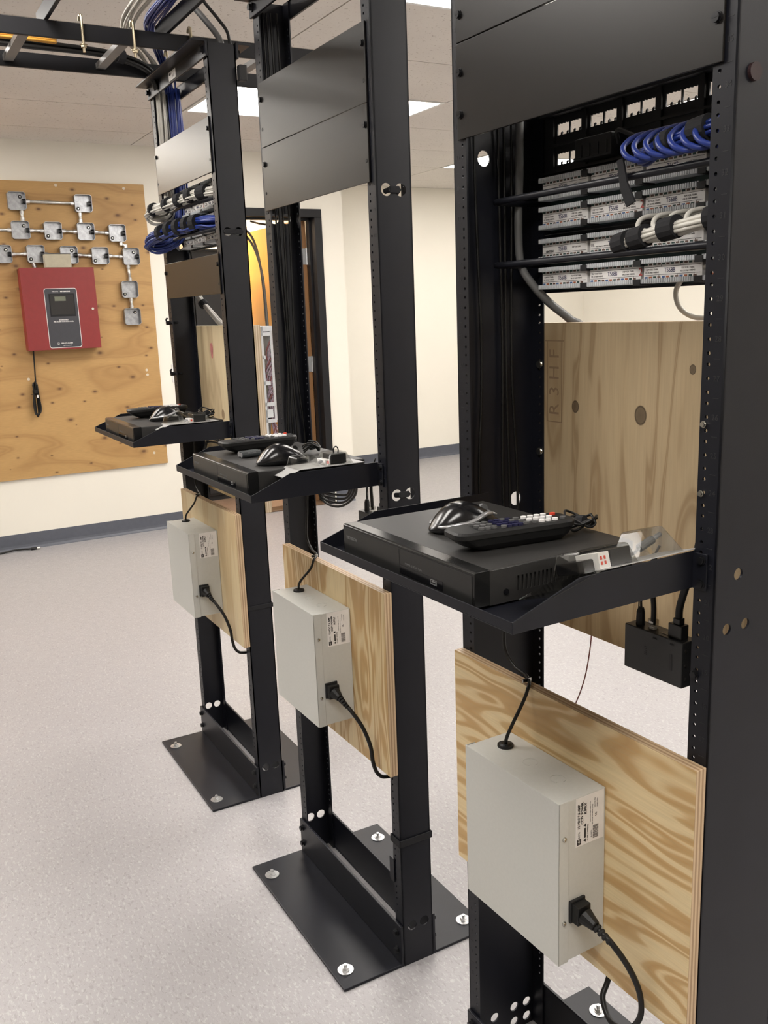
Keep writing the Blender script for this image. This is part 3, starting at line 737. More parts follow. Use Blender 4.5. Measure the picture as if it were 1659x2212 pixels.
# ------------------------------------------------------------------ remotes
def remote(k, x, y, z, rz, label):
    e_ = at('remote_control', k, x, y, z, rz)
    def outline(L, wd, r, n=6):
        pts = []
        for cx, cy, a0 in ((L/2-r, wd/2-r, 0), (-L/2+r, wd/2-r, 90), (-L/2+r, -wd/2+r, 180), (L/2-r, -wd/2+r, 270)):
            for i in range(n+1):
                a = math.radians(a0+90*i/n); pts.append((cx+r*math.cos(a), cy+r*math.sin(a)))
        return pts
    mb = MB(); L = 0.172; rings = []
    for (dl, dw, zz, off) in ((-0.045, -0.022, 0.0, 0.010), (-0.018, -0.008, 0.008, 0.004), (-0.004, -0.002, 0.0165, 0), (0, 0, 0.018, 0), (0, 0, 0.0235, 0), (-0.005, -0.005, 0.0262, 0)):
        rings.append([mb.bm.verts.new((a+off, b, zz)) for a, b in outline(L+dl, 0.052+dw, 0.016 if dw > -0.02 else 0.012)])
    for a, b in zip(rings, rings[1:]):
        for i in range(len(a)): mb.face([a[i], a[(i+1) % len(a)], b[(i+1) % len(b)], b[i]])
    mb.face(rings[0][::-1]); mb.face(rings[-1])
    mb.build('body', 'rubber', e_, smooth=False)
    def key(name, mat):
        me = MB().prism([(0.0034*math.cos(a)*1.25, 0.0034*math.sin(a)) for a in [2*math.pi*q/10 for q in range(10)]], 'z', 0.0, 0.0026).mesh(name); me.materials.append(MATS[mat]); return me
    ks = KEYS
    lay = []
    for r_ in range(3):
        for c in range(3): lay.append((-0.052+0.0095*r_, -0.013+0.013*c, 'g'))
    for r_ in range(4):
        for c in range(4): lay.append((-0.020+0.0085*r_, -0.016+0.0107*c, 'n' if (r_+c) % 5 else 'g'))
    for c in range(3): lay.append((0.017, -0.013+0.013*c, 'g'))
    for r_ in range(4):
        for c in range(3): lay.append((0.030+0.0105*r_, -0.014+0.014*c, 'w' if r_ > 0 or c != 0 else 'g'))
    lay += [(0.0755, -0.012, 'g'), (0.0755, 0.012, 'r')]
    for (kx, ky, c) in lay:
        o = obj('button', ks[c], None, e_); o.location = (kx*0.93, ky, 0.026)
    tag(e_, label, 'remote', 'remote controls on the recorders')
def kmesh(mat):
    me = MB().prism([(0.0040*math.cos(a), 0.0034*math.sin(a)) for a in [2*math.pi*q/10 for q in range(10)]], 'z', 0.0, 0.0028).mesh('button'); me.materials.append(MATS[mat]); return me
KEYS = {'g': kmesh('key_grey'), 'n': kmesh('key_navy'), 'w': kmesh('key_white'), 'r': kmesh('key_red')}
remote(2, 0.322, -0.153, DT[2], math.radians(82), 'black remote lying in front of the mouse on the deep rack')
remote(1, 0.175, -0.122, DT[1], math.radians(92), 'black remote lying behind the mouse and a battery')
remote(0, 0.215, -0.120, DT[0], math.radians(92), 'black remote on the recorder of the wall-side rack')
# batteries beside the remote of rack 2
for q in range(2):
    e_ = at('battery', 1, 0.245+0.0135*q, -0.172, DT[1]+0.0066, math.radians(96))
    MB().cyl((-0.022, 0, 0), (0.0205, 0, 0), 0.0064, 14).build('cell', 'battery_wrap', e_, smooth=False)
    MB().cyl((-0.0225, 0, 0), (-0.0218, 0, 0), 0.005, 14).build('terminal', 'silver', e_); MB().cyl((0.0205, 0, 0), (0.0225, 0, 0), 0.0024, 10).build('terminal', 'silver', e_)
    text('PKCELL', 0.006, 'ink_dim', e_, (1, 0, 0), (0, 0.5, 0.866), (0, -0.0056, 0.0033))
    tag(e_, 'dark wrapped battery lying by the remote on the middle rack', 'battery', 'loose batteries')

# ------------------------------------------------------------------ blister packs with plug adapters
def pack(k, label, bent=True, ring=False):
    z = ZS[k]+(0.047 if k == 2 else 0.0485)
    e_ = at('blister_pack', k, 0.4835, 0.0, z+0.0006); e_.rotation_euler.y = math.radians(-17 if k == 2 else -1)
    ya, yb = (-0.150, 0.008) if k == 2 else (-0.165, -0.03)
    yf = -0.226 if k == 2 else -0.196
    w0, w1 = -0.064, 0.0
    cd_ = cd0 = MB()
    prof = [(yb, 0.0), (ya, 0.0005), (yf, -0.016 if k == 2 else -0.012)]
    t = 0.0009
    flap = MB()
    for (p, q), cd_ in zip(zip(prof, prof[1:]), (cd_, flap)):
        v = [cd_.bm.verts.new(c) for c in ((w0, p[0], p[1]), (w1, p[0], p[1]), (w1, q[0], q[1]), (w0, q[0], q[1]), (w0, p[0], p[1]+t), (w1, p[0], p[1]+t), (w1, q[0], q[1]+t), (w0, q[0], q[1]+t))]
        for f_ in ((0,3,2,1),(4,5,6,7),(0,1,5,4),(1,2,6,5),(2,3,7,6),(3,0,4,7)): cd_.face([v[i] for i in f_])
    cd0.build('card', 'card_white', e_); flap.build('flap', 'clear_plastic' if k == 2 else 'card_white', e_)
    def dome(name, y0, y1, h, taper=0.010):
        mb = MB(); A = [mb.bm.verts.new(c) for c in ((w0+0.006, y0, t), (w1-0.005, y0, t), (w1-0.005, y1, t), (w0+0.006, y1, t))]
        B = [mb.bm.verts.new(c) for c in ((w0+0.012, y0+taper, h), (w1-0.011, y0+taper, h), (w1-0.011, y1-taper, h), (w0+0.012, y1-taper, h))]
        for i in range(4): mb.face([A[i], A[(i+1) % 4], B[(i+1) % 4], B[i]])
        mb.face(B)
        mb.build(name, 'clear_plastic', e_, bevel=0.003)
    if k == 2:
        dome('blister', -0.176, -0.088, 0.026, 0.006); dome('blister', -0.086, -0.012, 0.036, 0.022)
        MB().box(-0.050, -0.125, 0.0015, -0.010, -0.094, 0.021).build('adapter', 'dvr_face', e_, bevel=0.001)
        MB().box(-0.048, -0.1445, 0.0012, -0.010, -0.128, 0.020).build('insert', 'label_white', e_)
        for q in range(4): MB().box(-0.0098, -0.142+0.0055*(q % 2), 0.006+0.006*(q//2), -0.0093, -0.1395+0.0055*(q % 2), 0.010+0.006*(q//2)).build('red_print', 'key_red', e_)
        MB().box(-0.054, -0.172, 0.0005, -0.014, -0.148, 0.015).build('adapter', 'gloss_black', e_, bevel=0.002)
        pl = MB().cyl((-0.028, -0.062, 0.014), (-0.026, -0.040, 0.021), 0.0052, 12).build('plug', 'cable_grey', e_, smooth=False)
        MB().cyl((-0.026, -0.040, 0.021), (-0.0255, -0.026, 0.0255), 0.0030, 12).build('plug_tip', 'silver', pl)
        MB().tube(smoothpath([(-0.028, -0.062, 0.014), (-0.030, -0.072, 0.009), (-0.034, -0.08, 0.008), (-0.044, -0.07, 0.012)]), 0.002, 6).build('lead', 'cord_black', pl, smooth=True)
    else:
        dome('blister', ya-0.004, ya+0.045, 0.022, 0.005); dome('blister', ya+0.056, yb-0.02, 0.024, 0.012)
        MB().box(-0.050, ya+0.07, 0.0015, -0.012, yb-0.032, 0.021).build('adapter', 'dvr_face', e_, bevel=0.002)
        MB().box(-0.048, ya+0.058, 0.0015, -0.013, ya+0.069, 0.011).build('insert', 'label_white', e_)
        MB().box(-0.0128, ya+0.061, 0.004, -0.0124, ya+0.066, 0.009).build('red_print', 'key_red', e_)
        pl = MB().tube([(-0.02, ya+0.046, 0.006), (-0.02, ya+0.055, 0.009)], 0.003, 8).build('plug', 'silver', e_)
        if ring:
            pts = [(-0.028, yb-0.046+0.0052*math.cos(a), 0.025+0.0075*math.sin(a)) for a in [2*math.pi*q/18-math.pi/2 for q in range(19)]]
            MB().tube([(-0.028, yb-0.046, 0.013)]+pts, 0.0013, 6).build('hanging_ring', 'bolt_dark', e_, smooth=True)
    tag(e_, label, 'package', 'opened plug adapter packs')
pack(2, 'clear blister pack with a grey plug beside the recorder of the deep rack')
pack(1, 'clear blister pack with a small ring beside the plain mouse', ring=True)
pack(0, 'clear blister pack on the shelf edge of the wall-side rack')

# ------------------------------------------------------------------ plywood boards on the racks
def board(name, k, x0, x1, y0, y1, z0, z1, mat, label):
    o = MB().box(x0, y0, z0, x1, y1, z1).build(name, mat, bevel=0.0008)
    o.location = org(k); o.rotation_euler = (0, 0, RK[k][2])
    return tag(o, label, 'board')
BT = 0.0185
board('plywood_board', 2, 0.0, 0.514, -BT, -0.0005, 0.425, 0.815, 'pine_board_near', 'grainy pine plywood board low on the deep rack, grain running sideways')
board('plywood_board', 1, 0.026, 0.518, -BT, -0.0005, 0.452, 0.843, 'pine_board_mid', 'grainy pine plywood board low on the middle rack, grain running upright')
board('plywood_board', 0, 0.03, 0.520, -BT, -0.0005, 0.470, 0.853, 'pine_board_far', 'pale pine plywood board low on the wall-side rack')
rp3 = board('plywood_backboard', 2, -0.002, 0.518, 0.1527, 0.172, 0.846, 1.353, 'rear_ply_near', 'brown knotty plywood sheet on the rear of the deep rack')
rp1 = board('plywood_backboard', 0, -0.002, 0.518, 0.0738, 0.092, 0.846, 1.356, 'rear_ply_far', 'pale plywood sheet with a red smudge on the rear of the wall-side rack')
mb = MB()
mb.prism([(0.163+0.011*math.cos(a)*(1+0.2*math.sin(3*a)), 1.283+0.026*math.sin(a)*(1+0.12*math.cos(2*a))) for a in [2*math.pi*q/22 for q in range(22)]], 'y', 0.0732, 0.0739)
mb.build('paint_smudge', 'pink_paint', rp1)
# grade stamp printed on the rear sheet of the deep rack
stamp = MB()
for (a, b_, c, d_) in ((0.039, 1.192, 0.0405, 1.325), (0.0735, 1.192, 0.075, 1.325), (0.039, 1.192, 0.075, 1.1935), (0.034, 1.3235, 0.08, 1.325)): stamp.box(a, 0.1524, b_, c, 0.1528, d_)
stamp.build('stamp_frame', 'ink_stamp', rp3)
for q, ch in enumerate('R3HF'): text(ch, 0.034, 'ink_stamp', rp3, (0, 0, 1), (-1, 0, 0), (0.057, 0.1525, 1.213+0.03*q), name='stamp_letter')
def rear_bolts(k, pts, yy, thing):
    for (x, z) in pts:
        b = MB(); b.cyl((x, yy, z), (x, yy-0.001, z), 0.007, 12); b.cyl((x, yy-0.001, z), (x, yy-0.004, z), 0.0055, 12); b.build('bolt', 'bolt_steel', thing)
rear_bolts(2, [(0.0247, 1.2855), (0.0247, 1.14)], 0.149, rp3)
# front-flange bolts of the near rack
rk3 = [c for c in C.objects if c.name.startswith('equipment_rack')][2]
for (x, z) in ((W-0.025, 0.93), (W-0.025, 1.24), (W-0.025, 1.158)):
    MB().cyl((x, -0.0005, z), (x, -0.002, z), 0.006 if z < 1 else 0.004, 12).cyl((x, -0.002, z), (x, -0.0045, z), 0.0045 if z < 1 else 0.003, 12).build('flange_screw', 'bolt_dark' if z < 1 else 'bolt_steel', rk3)

# ------------------------------------------------------------------ punch-down blocks on the rear sheet of rack 1
e_ = at('punchdown_block', 0, 0.518, 0.0925, 0)
def leg(z, h, y1=0.030): MB().box(-0.09, 0.0, z, -0.002, y1, z+h).build('standoff_leg', 'block_white', e_)
MB().box(-0.09, 0.0, 1.02, -0.002, 0.006, 1.352).build('mounting_frame', 'block_white', e_)
for (z, h, y1) in ((1.3385, 0.014, 0.036), (1.327, 0.009, 0.03), (1.266, 0.009, 0.010), (1.196, 0.010, 0.02), (1.139, 0.010, 0.03), (1.108, 0.022, 0.022), (1.094, 0.010, 0.032)): leg(z, h, y1)
MB().box(-0.09, 0.027, 1.10, -0.004, 0.036, 1.352).build('terminal_rail', 'block_white', e_)
for q in range(16):
    zz = 1.32-0.0115*q
    MB().tube(smoothpath([(-0.010-0.002*(q % 3), 0.034, zz), (-0.006, 0.024, zz-0.012), (-0.008, 0.014+0.006*math.sin(q), zz-0.045), (-0.006, 0.03, zz-0.09-0.002*q)], 4), 0.0022, 5).build('jumper_wire', 'wire_maroon' if q % 4 == 0 else 'wire_violet', e_, smooth=True)
for q in range(12):
    zz = 1.088-0.006*q
    MB().tube(smoothpath([(-0.010, 0.034, zz), (-0.005, 0.022, zz-0.02), (-0.008, 0.010+0.001*q, zz-0.08)], 4), 0.0022, 5).build('jumper_wire', 'wire_maroon' if q % 3 == 0 else 'wire_violet', e_, smooth=True)
for q in range(26): MB().cyl((-0.004, 0.037, 1.33-0.0125*q), (0.0, 0.0385, 1.333-0.0125*q), 0.0035, 6).build('wire_tip', 'wire_orange', e_)
tag(e_, 'white punch-down block with violet jumper wires behind the pale plywood sheet', 'terminal block')

# ------------------------------------------------------------------ power supply boxes
def psu(k, x, z, label):
    e_ = at('power_supply_box', k, x, 0, z)
    w_, y0, y1, h_ = 0.214, -0.105, -0.0192, 0.250
    MB().box(0.0012, y0+0.002, 0.0012, w_-0.0012, y1, h_-0.0012).build('body', 'psu_grey', e_, bevel=0.001)
    cv = MB().box(0, y0, 0, w_, y0+0.0016, h_).box(0, y0, 0, 0.0012, y0+0.018, h_).box(w_-0.0012, y0, 0, w_, y0+0.018, h_)
    cv.build('cover', 'psu_grey', e_, bevel=0.0008)
    for zz in (0.195, 0.065):
        b = MB(); b.tube([(w_, y0+0.0095, zz), (w_+0.0015, y0+0.0095, zz), (w_+0.0024, y0+0.0095, zz)], [0.0036, 0.0034, 0.0015], 12); b.build('screw', 'bolt_steel', e_)
    for xx in (0.098, 0.158):
        ring = MB(); pts = [(xx+0.011*math.cos(a), -0.058+0.011*math.sin(a), h_-0.0011) for a in [2*math.pi*q/24 for q in range(22)]]
        ring.tube(pts, 0.0005, 4).build('knockout', 'psu_grey', e_)
    gx, gy = 0.037, -0.056
    g = MB().cyl((gx, gy, h_-0.0012), (gx, gy, h_+0.002), 0.0125, 20).tube([(gx, gy, h_+0.002), (gx, gy, h_+0.004)], [0.010, 0.007], 16).build('grommet', 'rubber', e_)
    # lead out of the top, over the board and away behind it
    bt = (0.815, 0.843, 0.853)[2-k]-z
    top = bt+0.0035
    c = MB().tube(smoothpath([(gx, gy, h_), (gx+0.004, gy+0.002, h_+0.02), (gx+0.012, -0.030, top-0.022), (gx+0.012, -0.021, top-0.003), (gx+0.004, -0.012, top), (gx-0.02, 0.001, top+0.001), (gx-0.055, 0.006, top+0.004), (gx-0.082, 0.008, top+0.03), (gx-0.080, 0.012, top+0.10), (gx-0.078, 0.02, top+0.22)]), 0.0027, 8)
    c.build('output_lead', 'cord_black', g, smooth=True)
    MB().box(gx-0.004, -0.019, top-0.001, gx-0.002, -0.003, top+0.0042).build('staple', 'bolt_steel', g)
    # printed label
    lb = MB().box(w_-0.0012, y0+0.031, 0.174, w_-0.0008, y1-0.003, 0.2475).build('label', 'label_white', e_)
    ex, ey = (0, 0, 1), (0, -1, 0)
    X = w_-0.0006
    def t_(s, size, yy, zz, mat='ink_black', bold=0.0, align='LEFT', sx=1.0): text(s, size, mat, lb, ex, ey, (X, y0+yy, zz), align, bold, sx)
    t_('12 VDC 7.5 AMP', 0.0052, 0.0365, 0.2005, bold=0.00018, sx=1.02)
    t_('CCTV POWER', 0.0052, 0.0425, 0.2065, bold=0.00018)
    t_('SUPPLY', 0.0052, 0.0485, 0.2200, bold=0.00018)
    MB().box(X-0.0002, y0+0.0335, 0.1765, X, y0+0.0405, 0.1850).build('logo_mark', 'ink_black', lb)
    t_('W', 0.0055, 0.037, 0.1782, 'ink_white')
    t_('BOX', 0.0048, 0.037, 0.1862, 'ink_grey')
    MB().box(X-0.0002, y0+0.0465, 0.184, X, y0+0.0495, 0.199).build('warning_bar', 'ink_black', lb)
    for zz in (0.1775, 0.2005):
        MB().prism([(y0+0.0495, zz), (y0+0.0495, zz+0.0055), (y0+0.0450, zz+0.00275)], 'x', X-0.0002, X).build('warning_triangle', 'ink_black', lb)
    t_('CLASS 2 WIRING', 0.0034, 0.053, 0.178)
    t_('Camera Power Supply, Output 12 VDC', 0.0020, 0.0573, 0.205, 'ink_grey')
    t_('Input 100-240 VAC 50/60 Hz 2.0 Amp', 0.0020, 0.0615, 0.200, 'ink_grey')
    t_('Indoor Use Only', 0.0022, 0.0655, 0.225, 'ink_grey'); t_('Made in China', 0.0022, 0.0700, 0.225, 'ink_grey')
    t_('0E-12D4P7A', 0.0021, 0.0595, 0.181, 'ink_grey')
    t_('UL', 0.0046, 0.0680, 0.2115, 'ink_grey', 0.0001)
    bc = MB(); zz = 0.1785
    rnd = random.Random(3)
    while zz < 0.198:
        wd = rnd.choice((0.0004, 0.0008, 0.0012)); bc.box(X-0.0002, y0+0.0625, zz, X, y0+0.0725, zz+wd); zz += wd+rnd.choice((0.0004, 0.0008))
    bc.build('barcode', 'ink_grey', lb)
    # inlet and moulded plug with cord
    MB().box(w_-0.0012, -0.086, 0.062, w_+0.003, -0.058, 0.096).build('inlet', 'matte_black', e_, bevel=0.001)
    pl = MB()
    pl.box(w_+0.003, -0.084, 0.064, w_+0.016, -0.060, 0.093)
    pl.tube([(w_+0.016, -0.072, 0.078), (w_+0.026, -0.071, 0.075), (w_+0.036, -0.070, 0.072)], [0.013, 0.010, 0.0075], 12)
    for q in range(4): pl.tube([(w_+0.036+0.0065*q, -0.0695+0.001*q, 0.0715-0.003*q), (w_+0.0405+0.0065*q, -0.0688+0.001*q, 0.069-0.003*q)], 0.0068-0.0006*q, 10)
    p_ = pl.build('power_plug', 'rubber', e_, bevel=0.0015)
    if k == 2: path = [(w_+0.034, -0.070, 0.072), (w_+0.062, -0.064, 0.058), (w_+0.076, -0.045, 0.02), (w_+0.083, -0.032, -0.02), (w_+0.082, -0.029, -0.058), (w_+0.062, -0.030, -0.092), (w_+0.028, -0.030, -0.105), (w_+0.003, -0.022, -0.088), (w_-0.004, -0.006, -0.072), (w_-0.006, 0.012, -0.03), (w_-0.006, 0.02, 0.03)]
    else: path = [(w_+0.034, -0.070, 0.072), (w_+0.060, -0.062, 0.056), (w_+0.082, -0.045, 0.020), (w_+0.094, -0.034, -0.022), (w_+0.098, -0.032, -0.055), (w_+0.104, -0.026, -0.080), (w_+0.107, -0.010, -0.092), (w_+0.106, 0.02, -0.088), (w_+0.104, 0.03, -0.03)]
    MB().tube(smoothpath(path), 0.0042, 8).build('power_cord', 'cord_black', p_, smooth=True)
    tag(e_, label, 'power supply', 'grey camera power supply boxes')
psu(2, 0.148, 0.4755, 'grey metal power supply box on the sideways-grained board')
psu(1, 0.157, 0.526, 'grey metal power supply box on the middle rack board')
psu(0, 0.149, 0.532, 'grey metal power supply box on the pale wall-side rack board')

# ------------------------------------------------------------------ signal extenders hung behind the shelves
def extender(k, label):
    e_ = at('signal_extender', k, 0.352, 0.0205, 0.892 if k == 2 else 0.915)
    w_, d_, h_ = 0.100, 0.028, 0.062
    MB().box(0, 0, 0, w_, d_, h_).build('case', 'dvr_face', e_, bevel=0.0012)
    MB().box(0.079, -0.0004, 0.020, 0.0835, 0.0, 0.042).build('mark', 'ink_faint', e_)
    mk = MB()
    for q in range(5): mk.box(0.036, -0.0003, 0.028+0.0026*q, 0.0405, 0.0, 0.029+0.0026*q)
    mk.build('vent_mark', 'ink_faint', e_)
    text('UHD', 0.004, 'ink_faint', e_, (1, 0, 0), (0, 0, 1), (0.082, -0.0004, 0.0555)); text('RJ45', 0.004, 'ink_faint', e_, (1, 0, 0), (0, 0, 1), (0.054, -0.0004, 0.0555))
    for (z_) in (0.012, 0.03, 0.05): MB().cyl((w_, 0.006, z_), (w_+0.0008, 0.006, z_), 0.0022, 8).build('screw', 'bolt_steel', e_)
    MB().box(0.056, 0.008, h_-0.0004, 0.068, 0.018, h_+0.0005).build('port', 'gloss_black', e_)
    # dc plug, network plug, video plug with their leads
    dc = MB().tube([(0.016, 0.013, h_), (0.016, 0.013, h_+0.018), (0.0165, 0.013, h_+0.024)], [0.0062, 0.0056, 0.0038], 10).build('dc_plug', 'rubber', e_)
    MB().tube(smoothpath([(0.0165, 0.013, h_+0.022), (0.017, 0.013, h_+0.045), (0.022, 0.02, h_+0.08), (0.03, 0.03, h_+0.11)]), 0.0016, 6).build('dc_lead', 'cord_black', dc, smooth=True)
    rj = MB().box(0.0335, 0.0075, h_-0.001, 0.0455, 0.0165, h_+0.014).build('network_plug', 'clear_plastic', e_, bevel=0.0006)
    MB().box(0.0355, 0.009, h_, 0.0435, 0.015, h_+0.004).box(0.036, 0.0072, h_+0.009, 0.043, 0.0076, h_+0.0115).build('contacts', 'label_white', rj)
    MB().tube(smoothpath([(0.0395, 0.012, h_+0.006), (0.0395, 0.012, h_+0.03), (0.035, 0.014, h_+0.055), (0.028, 0.024, h_+0.10)]), 0.0035, 8).build('network_lead', 'cord_black', rj, smooth=True)
    hd = MB().box(0.070, 0.006, h_, 0.092, 0.020, h_+0.019).box(0.076, 0.008, h_+0.019, 0.087, 0.018, h_+0.027).build('video_plug', 'dvr_face', e_, bevel=0.001)
    MB().tube(smoothpath([(0.0815, 0.013, h_+0.024), (0.082, 0.013, h_+0.04), (0.088, 0.012, h_+0.06), (0.098, 0.010, h_+0.085), (0.104, 0.014, h_+0.115), (0.10, 0.03, h_+0.15)]), 0.0048, 8).build('video_lead', 'cord_black', hd, smooth=True)
    for hx_ in (0.003, w_-0.004): MB().cyl((hx_, 0.022, h_-0.001), (hx_, 0.024, h_+0.09), 0.001, 5).build('hanger', 'bolt_dark', e_)
    tag(e_, label, 'extender', 'small black signal boxes')
extender(2, 'small black box with three plugs hanging under the deep rack shelf')
extender(1, 'small black box with three plugs hanging under the middle rack shelf')

# ------------------------------------------------------------------ patch panels (rear side towards the camera)
def strip_mesh():
    mb = MB(); L = 0.1015
    mb.box(0, -0.026, 0, L, 0.0, 0.0052)
    for q in range(25): mb.box(0.002+q*0.00395, -0.0275, 0.0006, 0.0042+q*0.00395, -0.026, 0.0066)
    me = mb.mesh('terminal_strip'); me.materials.append(MATS['block_white']); return me
def code_mesh(full):
    mb = MB(); n = 12
    for q in range(n): mb.box(0.005+q*0.0077, -0.0206, 0, 0.0098+q*0.0077, -0.0199, 0.0026, q % 4 if full else (3 if q % 2 else 2))
    me = mb.mesh('colour_code')
    for m_ in ('code_blue', 'code_orange', 'code_green', 'code_brown'): me.materials.append(MATS[m_])
    return me
STRIP, CODE_A, CODE_B = strip_mesh(), code_mesh(True), code_mesh(False)
card_me = MB().box(0.003, -0.0198, 0, 0.1035, -0.002, 0.0205).mesh('label_card'); card_me.materials.append(MATS['label_white'])
line_mb = MB()
for zz in (0.0046, 0.0150): line_mb.box(0.004, -0.0201, zz, 0.1005, -0.0196, zz+0.0005)
for zz, xs in ((0.0046, (0.03, 0.062, 0.09)), (0.0155, (0.034, 0.067))):
    for xx in xs: line_mb.box(xx, -0.0201, zz, xx+0.0004, -0.0196, zz+(0.0026 if zz > 0.01 else -0.002))
LINES = line_mb.mesh('rule'); LINES.materials.append(MATS['ink_black'])
clip_me = MB().box(-0.006, -0.0285, 0, 0.007, -0.004, 0.0085).mesh('latch'); clip_me.materials.append(MATS['matte_black'])
def patch_panel(k, yback, z0, label, first):
    """2U panel, terminations facing -y"""
    e_ = at('network_patch_bay', k, (W-0.4826)/2, yback, z0)
    MB().box(0, 0, 0, 0.4826, 0.002, 0.0903).box(0.03, -0.004, 0.0005, 0.4526, 0.0, 0.004).build('mounting_plate', 'rack_black', e_)
    MB().box(0.036, -0.007, 0.004, 0.447, -0.0005, 0.0845).build('circuit_board', 'green_board', e_)
    for row in range(2):
        zr = 0.0075+row*0.0432
        for c in range(4):
            xx = 0.038+c*0.1065
            b = empty('terminal_block', (xx, -0.007, zr)); b.parent = e_
            s1 = obj('terminal_strip', STRIP, None, b); s1.location = (0, 0, 0.0245)
            s2 = obj('terminal_strip', STRIP, None, b); s2.location = (0, 0, -0.002)
            cdo = obj('label_card', card_me, None, b); cdo.location = (0, 0, 0.0042)
            ln = obj('rule', LINES, None, b); ln.location = (0, 0, 0.0042)
            k1 = obj('colour_code', CODE_B, None, b); k1.location = (0, 0, 0.0220)
            k2 = obj('colour_code', CODE_A if (row == 0) else CODE_B, None, b); k2.location = (0, 0, 0.0045)
            text('T568B', 0.0088, 'ink_blue', b, (1, 0, 0), (0, 0, 1), (0.049, -0.0201, 0.0142), sx=0.82)
            if row == 0:
                for xo in (0.018, 0.080):
                    text('FLIP FOR T568A', 0.0034, 'ink_grey', b, (1, 0, 0), (0, 0, 1), (xo, -0.0201, 0.0160), sx=0.9); text('OR 25 PAIR WIRING', 0.0032, 'ink_grey', b, (1, 0, 0), (0, 0, 1), (xo, -0.0201, 0.0122), sx=0.85)
                if c == 2: text('2', 0.0150, 'ink_red', b, (1, 0, 0), (0, 0, 1), (-0.003, -0.0201, 0.014), name='port_number')
            else:
                if c == 0: text('LEVITON', 0.0042, 'ink_black', b, (1, 0, 0), (0, 0, 1), (0.020, -0.0201, 0.0118), bold=0.0002)
                if c == 1: text('UL', 0.006, 'ink_grey', b, (1, 0, 0), (0, 0, 1), (0.008, -0.0201, 0.014)); text('Tech Support 1-800-824-3005', 0.0026, 'ink_grey', b, (1, 0, 0), (0, 0, 1), (0.03, -0.0201, 0.0118))
                text('FLIP FOR T568A', 0.0030, 'ink_grey', b, (1, 0, 0), (0, 0, 1), (0.080, -0.0201, 0.0150), sx=0.9)
            if c > 0:
                for zz in (0.0215, -0.004):
                    l_ = obj('latch', clip_me, None, b); l_.location = (-0.003, 0, zz)
    for (x, z) in ((0.009, 0.02), (0.009, 0.064), (0.4736, 0.02), (0.4736, 0.064)): MB().cyl((x, 0, z), (x, -0.003, z), 0.004, 10).build('screw', 'bolt_steel', e_)
    tag(e_, label, 'patch panel', 'patch panels seen from their wiring side')
patch_panel(2, 0.154, 1.400, 'lower patch panel on the rear of the deep rack, white cables tied to it', False)
patch_panel(2, 0.154, 1.4905, 'upper patch panel on the rear of the deep rack, blue cables tied to it', True)
patch_panel(0, 0.0745, 1.5755, 'lower patch panel of the wall-side rack with blue cables', False)
patch_panel(0, 0.0745, 1.6645, 'upper patch panel of the wall-side rack with white cables', True)
# empty jack panel above
e_ = at('jack_panel', 2, (W-0.4826)/2, 0.1535, 1.5805)
holes = []
def jack(x0, z0, w_, h_):
    pts = [(x0, z0)]
    for q in (0.28, 0.78): pts += [(x0+w_*q, z0), (x0+w_*(q+0.02), z0+h_*0.22), (x0+w_*(q+0.12), z0+h_*0.28), (x0+w_*(q+0.16), z0+h_*0.18), (x0+w_*(q+0.10), z0+h_*0.02)]
    pts += [(x0+w_, z0), (x0+w_, z0+h_)]
    for q in (0.86, 0.6, 0.34, 0.1): pts += [(x0+w_*(q+0.06), z0+h_), (x0+w_*(q+0.03), z0+h_*0.95), (x0+w_*(q-0.05), z0+h_*0.95), (x0+w_*(q-0.08), z0+h_)]
    pts += [(x0, z0+h_)]
    return pts
for row in range(2):
    for mq in range(6):
        if row == 0 and mq in (1, 2): continue   # filled by the jacks below
        x0 = 0.0445+mq*0.0722
        for (dx, w_) in ((0, 0.026), (0.029, 0.0245)): holes.append(jack(x0+dx, 0.0125+row*0.043, w_, 0.0168))
MB().add_mesh(plate(rect(0, 0, 0.4826, 0.0885), holes, 0.002), basis((1, 0, 0), (0, 0, 1), (0, 0.001, 0))).build('face', 'matte_black', e_)
rb = MB().box(0.02, -0.016, 0.083, 0.4626, 0, 0.0865).box(0.02, -0.006, 0.0395, 0.4626, 0, 0.043).box(0.02, -0.010, 0.0, 0.4626, 0, 0.003)
for mq in range(7): rb.box(0.0305+mq*0.0722, -0.005, 0.003, 0.0405+mq*0.0722, 0, 0.083)
rb.build('rib', 'matte_black', e_)
jk = MB().box(0.116, -0.03, 0.006, 0.190, 0.0, 0.036)
jk.build('jack_row', 'matte_black', e_, bevel=0.002)
for q in range(4): MB().box(0.130+0.017*q, -0.0315, 0.010, 0.132+0.017*q, -0.030, 0.026).box(0.120+0.017*q, -0.0315, 0.009, 0.132+0.017*q, -0.030, 0.0105).build('jack', 'ink_faint', e_)
MB().tube(smoothpath([(0.205, -0.03, 0.018), (0.222, -0.05, 0.03), (0.235, -0.045, 0.025), (0.25, -0.03, 0.015)]), 0.003, 6).build('loose_lead', 'matte_black', e_)
tag(e_, 'empty black jack panel with open windows above the patch panels', 'jack panel')
# cable support bars
for (z, lb_) in ((1.5375, 'upper cable support bar in front of the deep rack patch panels'), (1.4440, 'lower cable support bar in front of the deep rack patch panels')):
    o = MB().tube([(0.0, 0.105, 0.0), (0.0, 0.01, 0.0), (0.004, 0.002, 0.0), (0.012, 0, 0), (0.43, 0, 0), (0.442, 0.002, 0), (0.446, 0.01, 0), (0.446, 0.105, 0)], 0.0048, 10).build('cable_bar', 'rack_black', smooth=True)
    o.location = org(2, 0.0345, 0.048, z); o.rotation_euler = (0, 0, RK[2][2]); tag(o, lb_, 'cable bar', 'cable support bars')

